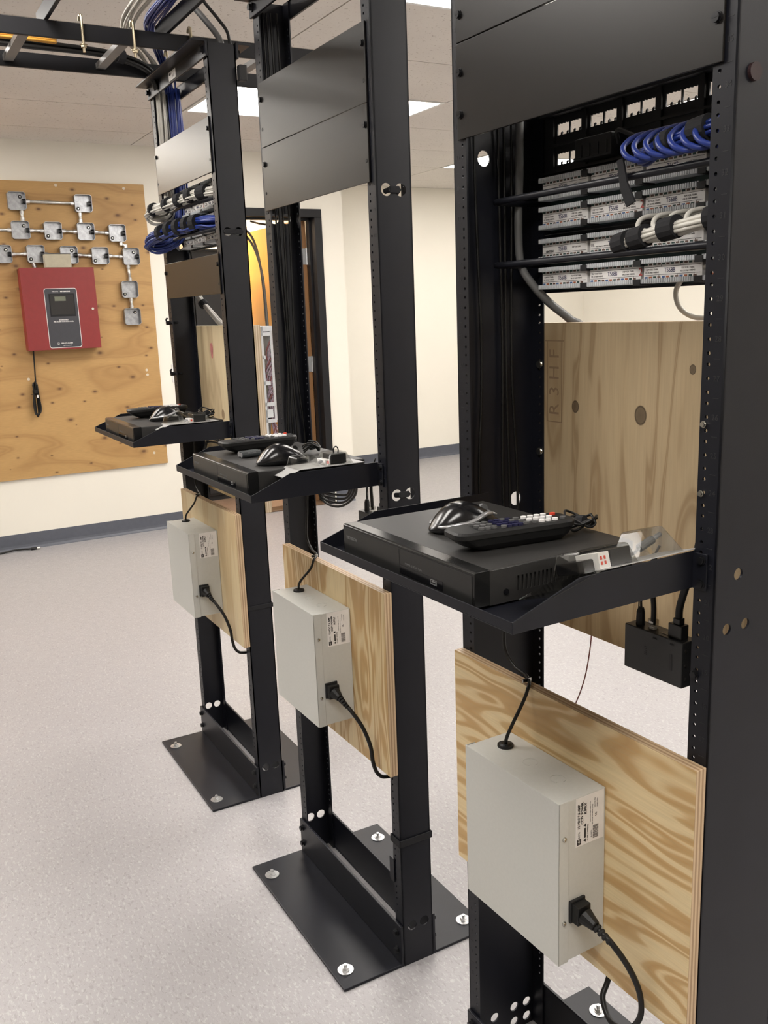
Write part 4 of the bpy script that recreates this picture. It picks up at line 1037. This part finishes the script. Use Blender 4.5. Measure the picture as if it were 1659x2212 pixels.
# ------------------------------------------------------------------ cable bundles
def bundle(name, k, path, n, rad, spread, mat, label, straps=(), seed=0, cat='cables', mats=None, n_s=5, flat=1.0):
    e_ = at(name, k, 0, 0, 0) if k is not None else empty(name)
    rnd = random.Random(seed); P = smoothpath(path, n_s)
    for i in range(n):
        a = 2*math.pi*i/max(1, n)+rnd.random()*0.6; rr_ = spread*math.sqrt((i+0.6)/n)
        du, dv = rr_*math.cos(a), rr_*math.sin(a)*flat
        pts = []
        u = None
        for q, p in enumerate(P):
            t = (P[min(q+1, len(P)-1)]-P[max(q-1, 0)]).normalized()
            if u is None: u = t.orthogonal().normalized()
            u = (u-t*u.dot(t)).normalized(); v = t.cross(u)
            wv = 1+0.15*math.sin(q*0.7+i)
            pts.append(p+u*du*wv+v*dv*wv)
        MB().tube(pts, rad, 6).build('cable', (mats[i % len(mats)] if mats else mat), e_, smooth=True)
    for f_, L_ in straps:
        q = int(f_*(len(P)-1)); q = min(max(q, 1), len(P)-2); t = (P[q+1]-P[q-1]).normalized()
        MB().tube([P[q]-t*L_/2, P[q]+t*L_/2], spread+rad*1.25, 14).build('strap', 'velcro', e_, smooth=False)
    tag(e_, label, cat)
    return e_
# deep rack
bundle('cable_bundle', 2, [(0.325, 0.060, 1.562), (0.35, 0.052, 1.564), (0.38, 0.048, 1.568), (0.43, 0.048, 1.574), (0.478, 0.052, 1.58), (0.49, 0.08, 1.60)], 9, 0.0031, 0.0125, 'cable_blue',
       'blue network cables strapped to the upper bar of the deep rack', [(0.40, 0.018), (0.62, 0.024)], 3)
for q in range(7):
    x = 0.328+0.019*q
    o = MB().tube(smoothpath([(x+0.016, 0.128, 1.580), (x+0.002, 0.095, 1.590), (x-0.010, 0.062, 1.588), (x-0.010, 0.036, 1.574), (x+0.002, 0.028, 1.560), (x+0.020, 0.032, 1.552), (x+0.034, 0.044, 1.556)]), 0.0036, 8).build('patch_cable', 'cable_blue', smooth=True)
    o.location = org(2); o.rotation_euler = (0, 0, RK[2][2]); tag(o, 'blue cable curling from the upper patch panel into its strapped bundle', 'cable', 'blue cables of the deep rack')
bundle('cable_bundle', 2, [(0.295, 0.052, 1.456), (0.33, 0.048, 1.461), (0.37, 0.046, 1.466), (0.42, 0.046, 1.472), (0.478, 0.052, 1.478), (0.49, 0.08, 1.49)], 9, 0.0030, 0.0105, 'cable_white',
       'white network cables strapped to the lower bar of the deep rack', [(0.10, 0.022), (0.27, 0.024), (0.48, 0.024), (0.72, 0.026)], 5)
for q in range(5):
    x = 0.335+0.026*q
    o = MB().tube(smoothpath([(x+0.008, 0.128, 1.486), (x-0.006, 0.090, 1.490), (x-0.008, 0.062, 1.486), (x+0.000, 0.046, 1.474), (x+0.018, 0.044, 1.468), (x+0.034, 0.046, 1.47)]), 0.0031, 8).build('patch_cable', 'cable_white', smooth=True)
    o.location = org(2); o.rotation_euler = (0, 0, RK[2][2]); tag(o, 'white cable curling from the lower patch panel into its strapped bundle', 'cable', 'white cables of the deep rack')
o = MB().prism([(0.306, 1.558), (0.316, 1.560), (0.324, 1.530), (0.338, 1.505), (0.324, 1.500), (0.313, 1.522)], 'y', 0.036, 0.039).build('strap_tail', 'velcro'); o.location = org(2); o.rotation_euler = (0, 0, RK[2][2])
tag(o, 'loose end of a black strap hanging over the upper cable bar', 'strap')
# grey cable down the channel, white loop at the right, dark lines in the channel
def cable(name, k, pts, r, mat, label, n=6, cat='cable', group=None, seg=8):
    o = MB().tube(smoothpath(pts, n), r, seg).build(name, mat, smooth=True)
    if k is not None: o.location = org(k); o.rotation_euler = (0, 0, RK[k][2])
    return tag(o, label, cat, group)
cable('thick_cable', 2, [(0.028, 0.105, 2.03), (0.028, 0.105, 1.75), (0.028, 0.105, 1.60), (0.027, 0.103, 1.50), (0.030, 0.106, 1.445), (0.042, 0.118, 1.415), (0.058, 0.140, 1.385), (0.075, 0.168, 1.358), (0.088, 0.190, 1.33), (0.09, 0.20, 1.2)], 0.0066, 'cable_grey', 'thick grey cable coming down the left channel of the deep rack', 8)
cable('white_cable', 2, [(0.47, 0.13, 1.418), (0.42, 0.128, 1.424), (0.38, 0.130, 1.424), (0.335, 0.14, 1.415), (0.308, 0.15, 1.395), (0.306, 0.16, 1.372), (0.322, 0.172, 1.358), (0.36, 0.18, 1.357), (0.43, 0.185, 1.358), (0.5, 0.19, 1.34)], 0.0036, 'cable_white', 'single white cable looping over the knotty rear plywood')
for k_, zt in ((2, 1.6), (1, 1.6)):
    for q in range(4):
        d = RK[k_][3]; yy = (0.03, 0.075, 0.085, 0.098)[q]*d/0.1524 if k_ == 2 else (0.02, 0.028, 0.036, 0.05)[q]
        cable('thin_cable', k_, [(0.008+0.002*q, yy, 2.02), (0.009+0.002*q, yy+0.002, 1.6), (0.010+0.002*q, yy+0.010-0.004*q, 1.3), (0.012, yy+0.004*q, 1.1), (0.012, yy+0.012, 0.95)], 0.0022, 'cord_black',
              'thin black cable running down the left channel of the %s rack' % ('deep' if k_ == 2 else 'middle'), 5, 'cable', 'thin black cables in the %s rack channel' % ('deep' if k_ == 2 else 'middle'), 6)
cable('twisted_wire', 2, [(0.118, 0.185, 0.86), (0.112, 0.185, 0.80), (0.10, 0.183, 0.74), (0.075, 0.18, 0.68), (0.04, 0.175, 0.64)], 0.0011, 'wire_maroon', 'thin red twisted wire hanging below the knotty plywood', 6, 'wire')
# coil of leads under the shelf of the middle rack and behind the recorders
for k_, lb_ in ((1, 'loops of black leads under the shelf of the middle rack'), (0, 'loops of black leads under the shelf of the wall-side rack')):
    e_ = at('lead_coil', k_)
    for q in range(4):
        s_ = 0.008*q
        if k_ == 1: pth = [(0.32-s_, 0.035, 1.045), (0.285-s_, 0.05, 0.995+0.5*s_), (0.21, 0.052+0.004*q, 0.957+s_), (0.135, 0.05, 0.953+s_), (0.10+s_, 0.048, 0.978), (0.09+s_, 0.04, 1.045)]
        else: pth = [(0.32-s_, 0.035, 1.05), (0.27-s_, 0.05, 1.008), (0.20, 0.055, 1.010+s_), (0.10+s_, 0.058, 1.0+s_), (0.05+s_, 0.055, 0.96), (0.04+s_, 0.05, 0.90)]
        MB().tube(smoothpath(pth), 0.0028, 7).build('lead', 'cord_black', e_, smooth=True)
    tag(e_, lb_, 'cables', 'lead coils')
def lead_knot(k, x, y, z, label, s=1.0):
    e_ = at('coiled_lead', k, x, y, z); rnd = random.Random(k+4)
    for q in range(4):
        a0 = rnd.random()*3
        pts = [(s*0.026*math.cos(a0+t*0.9)*(0.6+0.13*q), s*(0.016*math.sin(a0+t*0.9)), s*(0.008+0.003*q+0.006*math.sin(t*1.7+q))) for t in range(8)]
        MB().tube(smoothpath(pts, 4), 0.0017, 6).build('loop', 'cord_black', e_, smooth=True)
    MB().tube([(-0.006, 0, 0.012), (0.006, 0.002, 0.014)], 0.007*s, 8).build('tie', 'velcro', e_)
    tag(e_, label, 'cable', 'coiled mouse leads')
lead_knot(2, 0.33, -0.042, DT[2]+0.001, 'coiled black mouse lead at the back of the deep rack recorder')
lead_knot(1, 0.30, -0.055, DT[1]+0.001, 'coiled black mouse lead at the back of the middle rack recorder')
lead_knot(0, 0.40, -0.035, DT[0]+0.001, 'coiled black mouse lead at the back of the wall-side rack recorder', 1.25)

# wall-side rack: white and blue bundles on the support bars, then up the left channel
bundle('cable_bundle', 0, [(0.47, 0.045, 1.708), (0.437, 0.03, 1.708), (0.382, 0.01, 1.706), (0.325, -0.008, 1.704), (0.267, -0.020, 1.699), (0.178, -0.036, 1.694), (0.105, -0.048, 1.690), (0.062, -0.052, 1.683), (0.056, -0.038, 1.671), (0.074, -0.015, 1.668), (0.066, 0.006, 1.684), (0.044, 0.018, 1.74), (0.036, 0.020, 1.85), (0.036, 0.020, 2.03)], 18, 0.0031, 0.0150, 'cable_white',
       'white cable bundle strapped along the front of the wall-side rack', [(0.16, 0.034), (0.24, 0.022), (0.31, 0.022), (0.375, 0.02), (0.47, 0.012)], 11, n_s=5)
bundle('cable_bundle', 0, [(0.47, 0.045, 1.629), (0.419, 0.03, 1.630), (0.365, 0.012, 1.634), (0.306, -0.008, 1.632), (0.248, -0.022, 1.630), (0.173, -0.042, 1.623), (0.100, -0.056, 1.615), (0.060, -0.060, 1.602), (0.056, -0.044, 1.590), (0.080, -0.014, 1.590), (0.084, 0.016, 1.608), (0.072, 0.040, 1.66), (0.060, 0.052, 1.80), (0.056, 0.054, 2.03)], 24, 0.0031, 0.0185, 'cable_blue',
       'blue cable bundle strapped along the front of the wall-side rack', [(0.20, 0.022), (0.26, 0.018), (0.315, 0.018), (0.365, 0.018), (0.41, 0.016)], 12, n_s=5)
for (z, y) in ((1.686, -0.008), (1.608, -0.008)):
    o = MB().tube([(0.0, 0.08, 0), (0, 0.03, 0), (0.012, 0.022, 0), (0.2, -0.006, -0.004), (0.43, 0.03, 0.0), (0.44, 0.08, 0)], 0.005, 8).build('cable_bar', 'rack_black', smooth=True)
    o.location = org(0, 0.036, y, z); o.rotation_euler = (0, 0, RK[0][2]); tag(o, 'cable support bar under the %s bundle on the wall-side rack' % ('white' if z > 1.65 else 'blue'), 'cable bar', 'cable support bars of the wall-side rack')
bundle('cable_bundle', 0, [(0.13, 0.045, 1.46), (0.16, 0.06, 1.42), (0.20, 0.085, 1.37), (0.23, 0.105, 1.335), (0.235, 0.11, 1.25)], 3, 0.0055, 0.007, 'cable_lightgrey', 'pale grey cables dropping behind the pale plywood sheet', [(0.25, 0.016)], 2)

# ------------------------------------------------------------------ overhead ladder trays
def ladder(name, axis, a0, a1, b0, b1, z, rungs, label):
    e_ = empty(name)
    h, t = 0.038, 0.010
    def bx(p0, p1, q0, q1, z0, z1): return MB().box(p0, q0, z0, p1, q1, z1) if axis == 'x' else MB().box(q0, p0, z0, q1, p1, z1)
    bx(a0, a1, b0, b0+t, z, z+h).build('stringer', 'ladder_black', e_, bevel=0.001)
    bx(a0, a1, b1-t, b1, z, z+h).build('stringer', 'ladder_black', e_, bevel=0.001)
    for r_ in rungs: bx(r_, r_+0.025, b0+t, b1-t, z+0.012, z+0.026).build('rung', 'rung_grey', e_)
    tag(e_, label, 'cable ladder')
    return e_
ZL = 2.0475
l1 = ladder('cable_ladder', 'y', -1.9, 0.32, 0.083, 0.392, ZL, [-1.75, -1.45, -1.15, -0.85, -0.44, -0.2, 0.18], 'black cable ladder crossing over the wall-side rack towards the left wall')
l2 = ladder('cable_ladder', 'x', 0.30, 4.2, -0.385, -0.080, ZL+0.0385, [0.7, 1.0, 1.3, 1.6, 1.9, 2.2, 2.5], 'black cable ladder running along above the rack fronts')
for (x, y) in ((0.39, -0.30), (0.39, -0.175), (0.39, -0.028), (0.16, -0.02)):
    b = MB().tube(smoothpath([(x+0.008, y, ZL-0.028), (x+0.008, y, ZL+0.045), (x+0.004, y, ZL+0.055), (x-0.006, y, ZL+0.058), (x-0.014, y, ZL+0.048)], 4), 0.0035, 8)
    hexhead(b, (x+0.008, y, ZL-0.010), (0, 0, -1), 0.007, 0.007)
    b.build('j_bolt', 'brass_bolt', l1, smooth=False)
# supply cables on the ladders
bundle('cable_bundle', None, [(0.058, 0.018, 2.02), (0.058, 0.012, 2.075), (0.085, -0.008, 2.110), (0.19, -0.055, 2.124), (0.30, -0.100, 2.132), (0.5, -0.115, 2.134), (1.0, -0.118, 2.134), (2.0, -0.118, 2.134), (4.1, -0.118, 2.134)], 12, 0.0031, 0.020, 'cable_blue', 'blue cable bundle rising from the wall-side rack onto the ladder', (), 21, flat=0.5)
bundle('cable_bundle', None, [(0.036, -0.010, 2.02), (0.036, -0.015, 2.07), (0.07, -0.05, 2.108), (0.16, -0.11, 2.122), (0.28, -0.155, 2.128), (0.5, -0.172, 2.134), (1.0, -0.175, 2.134), (2.0, -0.175, 2.134), (4.1, -0.175, 2.134)], 10, 0.0031, 0.020, 'cable_white', 'white cable bundle lying on the ladder beside the blue one', (), 22, flat=0.5)
bundle('cable_bundle', None, [(0.10, -0.03, 2.02), (0.11, -0.06, 2.068), (0.13, -0.14, 2.088), (0.16, -0.3, 2.090), (0.17, -0.6, 2.090), (0.17, -1.2, 2.090), (0.17, -1.85, 2.090)], 4, 0.0055, 0.011, 'cable_grey', 'grey and black cables lying along the crossing ladder', ((0.35, 0.02),), 23, mats=['cord_black', 'cable_grey', 'cord_black'])
bundle('cable_bundle', None, [(0.235, -0.33, 2.080), (0.24, -0.39, 2.080), (0.24, -0.47, 2.080), (0.24, -0.7, 2.080), (0.24, -1.2, 2.08), (0.24, -1.85, 2.08)], 4, 0.0032, 0.007, 'cable_yellow', 'yellow cables lying on the crossing ladder', (), 24)
cable('flat_cable', None, [(0.495, 0.02, 2.03), (0.49, 0.012, 2.06), (0.47, -0.01, 2.10), (0.445, -0.045, 2.15), (0.46, -0.09, 2.175), (0.56, -0.14, 2.16), (0.9, -0.15, 2.15)], 0.0075, 'cable_grey', 'thick grey cable dropping from the ladder to the wall-side rack post', 6)
cable('black_cable', None, [(0.505, 0.035, 2.03), (0.505, 0.03, 2.07), (0.50, 0.01, 2.10), (0.505, -0.03, 2.14), (0.56, -0.07, 2.165), (0.7, -0.12, 2.15), (1.0, -0.13, 2.145)], 0.0042, 'cord_black', 'black cable dropping from the ladder beside the thick grey one', 6)
o = MB().box(0.4952, 0.0, 0, 0.0, 0, 0) if False else None
jb = MB().box(W+0.0008, 0.074, 1.955, W+0.0208, 0.094, 1.992).build('post_cap', 'matte_black', bevel=0.002); jb.location = org(0); jb.rotation_euler = (0, 0, RK[0][2])
tag(jb, 'small black block clipped to the back of the wall-side rack post', 'clip')

# ------------------------------------------------------------------ plywood on the wall with conduit boxes
wp = MB().box(0, 0, 0, 0.019, 2.44, 1.757).build('wall_plywood', 'wall_ply', bevel=0.001)
wp.location = (XW, 0.821-2.44, 0.4435); tag(wp, 'orange-brown knotty plywood sheet screwed to the end wall', 'board')
for (y, z) in ((0.292, 2.18), (0.6955, 2.173), (0.735, 1.06), (0.738, 1.03), (0.01, 1.05), (0.735, 0.52), (-0.11, 2.18)):
    s = MB().cyl((0, 0, 0), (0.0025, 0, 0), 0.0085, 14).build('screw', 'screw_white', wp); s.location = (0.019, y-(0.821-2.44), z-0.4435)
PX = XW+0.019
BOX = [(0.057, 2.082), (0.435, 2.076), (0.060, 1.919), (0.243, 1.916), (0.434, 1.913), (0.623, 1.906), (-0.056, 1.783), (0.130, 1.783), (0.321, 1.777), (0.506, 1.771), (0.695, 1.766), (0.667, 1.567), (0.669, 1.400)]
hw_ = 0.0508
def jbox_parts():
    dp = 0.040
    mb = MB()
    c = 0.010
    outer = [(-hw_+c, -hw_), (hw_-c, -hw_), (hw_, -hw_+c), (hw_, hw_-c), (hw_-c, hw_), (-hw_+c, hw_), (-hw_, hw_-c), (-hw_, -hw_+c)]
    inn = [(a*0.968, b*0.968) for a, b in outer]
    mb.prism(outer, 'x', 0.0, 0.0015)
    A = [mb.bm.verts.new((0.0015, a, b)) for a, b in outer]; B = [mb.bm.verts.new((dp, a, b)) for a, b in outer]
    Ai = [mb.bm.verts.new((0.0015, a, b)) for a, b in inn]; Bi = [mb.bm.verts.new((dp, a, b)) for a, b in inn]
    for i in range(8):
        j = (i+1) % 8
        mb.face([A[i], A[j], B[j], B[i]]); mb.face([Ai[j], Ai[i], Bi[i], Bi[j]]); mb.face([B[i], B[j], Bi[j], Bi[i]])
    shell = mb.mesh('shell'); shell.materials.append(MATS['galvanised'])
    kb = MB()
    for (y, z, r_) in ((-0.026, 0.026, 0.0125), (0.022, 0.024, 0.0125), (-0.024, -0.026, 0.0125), (0.024, -0.026, 0.0125), (0.0, 0.0, 0.014)):
        kb.tube([(0.0017, y+r_*math.cos(a), z+r_*math.sin(a)) for a in [2*math.pi*q/20 for q in range(19)]], 0.0008, 4)
    for (y, z) in ((-0.035, 0.0), (0.018, 0.002), (-0.02, 0.002), (0.0, -0.032), (0.002, 0.034)): kb.cyl((0.0015, y, z), (0.0022, y, z), 0.0025, 8)
    kn = kb.mesh('knockout'); kn.materials.append(MATS['hinge_steel'])
    return shell, kn
SHELL, KNO = jbox_parts()
pos_lab = ['top left', 'top right']
BL = ['open steel junction box at the left end of the long top conduit', 'open steel junction box at the right end of the long top conduit',
      'junction box directly under the left topmost box', 'junction box between the ones under the two topmost boxes', 'junction box directly under the right topmost box',
      'junction box above the offset-bent conduit', 'junction box one step away from the stub conduit, towards the open plywood', 'junction box with a stub conduit into the red panel',
      'junction box partly hidden behind the small beige box', 'junction box between the beige box and the corner box', 'corner junction box below the offset-bent conduit',
      'junction box halfway down the short vertical conduit run', 'lowest junction box, level with the red panel lock']
for q, (y, z) in enumerate(BOX):
    e_ = empty('junction_box', (PX, y, z))
    obj('shell', SHELL, None, e_); obj('knockout', KNO, None, e_)
    corner = ((0.024, 0.026), (-0.026, -0.028))[q % 2]
    g = MB().cyl((0.0016, *corner), (0.006, *corner), 0.0105, 14).build('screw_ring', 'bolt_dark', e_)
    MB().cyl((0.006, *corner), (0.0085, *corner), 0.0045, 10).build('screw', 'bolt_steel', g)
    if q < 11: MB().tube([(0.018, hw_*0.97, 0.0), (0.018, hw_*0.62, 0.0)], 0.0135, 12).build('connector', 'bolt_dark', e_)
    lbx = BL[q]
    tag(e_, lbx, 'junction box', 'steel junction boxes on the wall plywood')
def conduit(p, r_, label):
    e_ = empty('conduit', (PX, 0, 0))
    P = [(0.018, a, b) for a, b in p]; Q = smoothpath(P, 4) if len(P) > 2 else [Vector(v) for v in P]
    MB().tube(Q, 0.0092, 12).build('pipe', 'emt', e_, smooth=True)
    for (a, b) in ((Q[0], Q[1]), (Q[-1], Q[-2])):
        d = (Vector(b)-Vector(a)).normalized(); MB().tube([Vector(a), Vector(a)+d*0.022], 0.0118, 12).tube([Vector(a)+d*0.008, Vector(a)+d*0.014], 0.0133, 12).build('coupling', 'zinc', e_)
    tag(e_, label, 'conduit', 'metal conduits between the junction boxes')
b_ = hw_
def hz(i, j, lab_): conduit([(BOX[i][0]+b_, BOX[i][1]), (BOX[j][0]-b_, BOX[j][1])], 0, lab_)
def vt(i, j, lab_, dy=0.0, dy2=0.0): conduit([(BOX[i][0]+dy, BOX[i][1]-b_), (BOX[j][0]+dy2, BOX[j][1]+b_)], 0, lab_)
hz(0, 1, 'long horizontal conduit joining the two topmost boxes')
hz(2, 3, 'short conduit starting from the box under the left topmost box')
hz(3, 4, 'short conduit ending at the box under the right topmost box')
hz(4, 5, 'short conduit ending at the box above the offset-bent conduit')
hz(6, 7, 'short conduit ending at the box with the stub into the red panel')
hz(7, 8, 'short conduit running behind the small beige box')
hz(8, 9, 'short conduit leaving the box half hidden by the beige box')
hz(9, 10, 'short conduit ending at the corner box')
conduit([(-0.35, BOX[2][1]), (BOX[2][0]-b_, BOX[2][1])], 0, 'conduit leaving the four-box row towards the left edge of the plywood')
vt(0, 2, 'short upright conduit under the left one of the two topmost boxes', 0.022, 0.020)
vt(1, 4, 'short upright conduit under the right one of the two topmost boxes', -0.022, -0.022)
conduit([(BOX[5][0]+0.02, BOX[5][1]-b_), (BOX[5][0]+0.022, BOX[5][1]-b_-0.012), (BOX[10][0]-0.028, BOX[10][1]+b_+0.012), (BOX[10][0]-0.026, BOX[10][1]+b_)], 0, 'offset-bent conduit linking the two conduit rows at their right end')
vt(10, 11, 'upright conduit between the row above the red panel and the vertical run', -0.022, 0.010)
vt(11, 12, 'upright conduit above the lowest junction box', 0.005, 0.003)
conduit([(BOX[7][0]-0.02, BOX[7][1]-b_), (BOX[7][0]-0.012, 1.705)], 0, 'short conduit dropping into the top of the red panel')

# red fire alarm panel
fp = empty('fire_alarm_panel', (PX, 0.015, 1.222))
PW, PH, PD = 0.428, 0.476, 0.098
MB().box(0, 0.002, 0.0, PD-0.014, PW-0.002, PH).build('back_box', 'fire_red', fp, bevel=0.002)
dd = MB().box(PD-0.014, 0, -0.002, PD, PW, PH+0.002).build('door', 'fire_red', fp, bevel=0.002)
def rr_outline(y0, z0, y1, z1, r_, n=6):
    pts = []
    for cy, cz, a0 in ((y1-r_, z1-r_, 0), (y0+r_, z1-r_, 90), (y0+r_, z0+r_, 180), (y1-r_, z0+r_, 270)):
        for i in range(n+1):
            a = math.radians(a0+90*i/n); pts.append((cy+r_*math.cos(a), cz+r_*math.sin(a)))
    return pts
MB().prism(rr_outline(0.123, 0.008, 0.313, 0.358, 0.014), 'x', PD, PD+0.0012).build('label_border', 'ink_white', dd)
MB().prism(rr_outline(0.1262, 0.0112, 0.3098, 0.3548, 0.012), 'x', PD+0.0012, PD+0.002).build('label_plate', 'panel_charcoal', dd)
MB().box(PD+0.002, 0.147, 0.193, PD+0.0032, 0.295, 0.327).build('window_rim', 'frame_black', dd, bevel=0.0008)
wn = MB().box(PD+0.0032, 0.153, 0.205, PD+0.0042, 0.289, 0.321).build('window', 'window_dark', dd)
MB().box(PD+0.0042, 0.180, 0.284, PD+0.0047, 0.244, 0.310).build('display', 'lcd', wn)
def ft(s, size, y, z, mat='ink_white', bold=0.0, sx=1.0): text(s, size, mat, dd, (0, 1, 0), (0, 0, 1), (PD+0.0022, y, z), 'CENTER', bold, sx)
ft('FIRE-LITE', 0.009, 0.187, 0.339, 'ink_white'); ft('MS-9200UDLS', 0.0095, 0.245, 0.339, 'ink_white', 0.0005)
ft('ADDRESSABLE', 0.0085, 0.219, 0.1725, 'ink_white', 0.0003, 1.0); ft('FIRE ALARM CONTROL PANEL', 0.0085, 0.219, 0.1625, 'ink_white', 0.0003)
ft('FIRE-LITE ALARMS', 0.0085, 0.226, 0.035, 'ink_white', 0.0002); ft('by Honeywell', 0.0085, 0.226, 0.0215)
lg = MB(); lg.tube([(PD+0.0022, 0.1755+0.0062*math.cos(a), 0.034+0.0062*math.sin(a)) for a in [2*math.pi*q/18 for q in range(19)]], 0.0007, 4); lg.tube([(PD+0.0022, 0.172, 0.030), (PD+0.0022, 0.179, 0.038)], 0.0010, 4); lg.build('logo', 'ink_white', dd)
MB().cyl((PD, 0.398, 0.233), (PD+0.005, 0.398, 0.233), 0.0075, 14).build('lock', 'bolt_steel', dd)
for z in (0.05, 0.40): MB().box(PD-0.012, -0.001, z, PD-0.002, 0.001, z+0.03).build('hinge', 'fire_red', dd)
tag(fp, 'red fire alarm control panel mounted on the wall plywood', 'alarm panel')
bb = empty('transformer_box', (PX, 0.166, 1.700))
MB().box(0.04, 0, 0.0, 0.095, 0.150, 0.078).build('body', 'beige_box', bb, bevel=0.002)
MB().box(0.0, 0.02, 0.0, 0.04, 0.13, 0.07).build('mount', 'bolt_dark', bb)
MB().box(0.038, -0.001, 0.078, 0.096, 0.151, 0.081).build('lid', 'panel_charcoal', bb)
tag(bb, 'small beige box standing on top of the red panel', 'box')
# power cord of the panel, folded and tied
pc = empty('tied_cord', (PX, 0, 0))
MB().tube(smoothpath([(0.03, 0.052, 1.222), (0.03, 0.050, 1.16), (0.029, 0.046, 1.08), (0.028, 0.044, 1.03), (0.028, 0.040, 0.98)]), 0.0044, 8).build('lead', 'cord_black', pc, smooth=True)
for q in range(5):
    a, r_ = q*0.9, 0.006+0.0028*q
    yy = 0.036
    MB().tube(smoothpath([(0.018+0.004*q, yy+r_*0.8, 1.035-0.004*q), (0.02+0.004*q, yy+r_*0.9, 0.96), (0.02+0.003*q, yy+r_*1.3, 0.88), (0.022+0.003*q, yy+r_*0.9, 0.835+0.003*q), (0.024+0.003*q, yy-r_*0.2, 0.822+0.004*q), (0.022+0.003*q, yy-r_*0.9, 0.845), (0.02+0.003*q, yy-r_*1.0, 0.91), (0.022+0.003*q, yy-r_*0.5, 0.97), (0.02+0.004*q, yy-r_*0.7, 1.03-0.003*q)]), 0.0044, 7).build('fold', 'cord_black', pc, smooth=True)
MB().tube([(0.028, 0.036, 0.965), (0.028, 0.036, 0.985)], 0.016, 12).tube([(0.04, 0.03, 0.955), (0.05, 0.005, 0.962)], 0.0015, 5).build('tie', 'cord_black', pc)
MB().box(0.046, 0.040, 0.938, 0.047, 0.048, 0.954).build('tag', 'label_white', pc)
tag(pc, 'folded black power cord hanging under the red panel', 'cord')
ol = empty('wall_plate', (XW, 0.94, 1.026))
MB().box(0, -0.036, -0.058, 0.005, 0.036, 0.058).build('plate', 'white_plastic', ol, bevel=0.002)
for z in (-0.02, 0.02): MB().box(0.005, -0.016, z-0.014, 0.0062, 0.016, z+0.014).build('socket', 'card_white', ol, bevel=0.0006)
tag(ol, 'white outlet plate on the wall beside the plywood edge', 'outlet')
fc = empty('floor_cable', (0, 0, 0))
MB().tube(smoothpath([(XW+0.09, -1.6, 0.006), (XW+0.06, -0.8, 0.006), (XW+0.05, -0.45, 0.006), (XW+0.055, -0.3, 0.007), (XW+0.04, -0.19, 0.012), (XW+0.055, -0.10, 0.009)]), 0.0058, 8).build('cable', 'cord_black', fc, smooth=True)
MB().cyl((XW+0.055, -0.10, 0.009), (XW+0.058, -0.065, 0.009), 0.0085, 10).build('sleeve', 'rubber', fc)
MB().cyl((XW+0.058, -0.065, 0.009), (XW+0.062, -0.045, 0.009), 0.009, 10).build('connector', 'bolt_steel', fc)
tag(fc, 'black cable with a silver connector lying along the baseboard', 'cable')
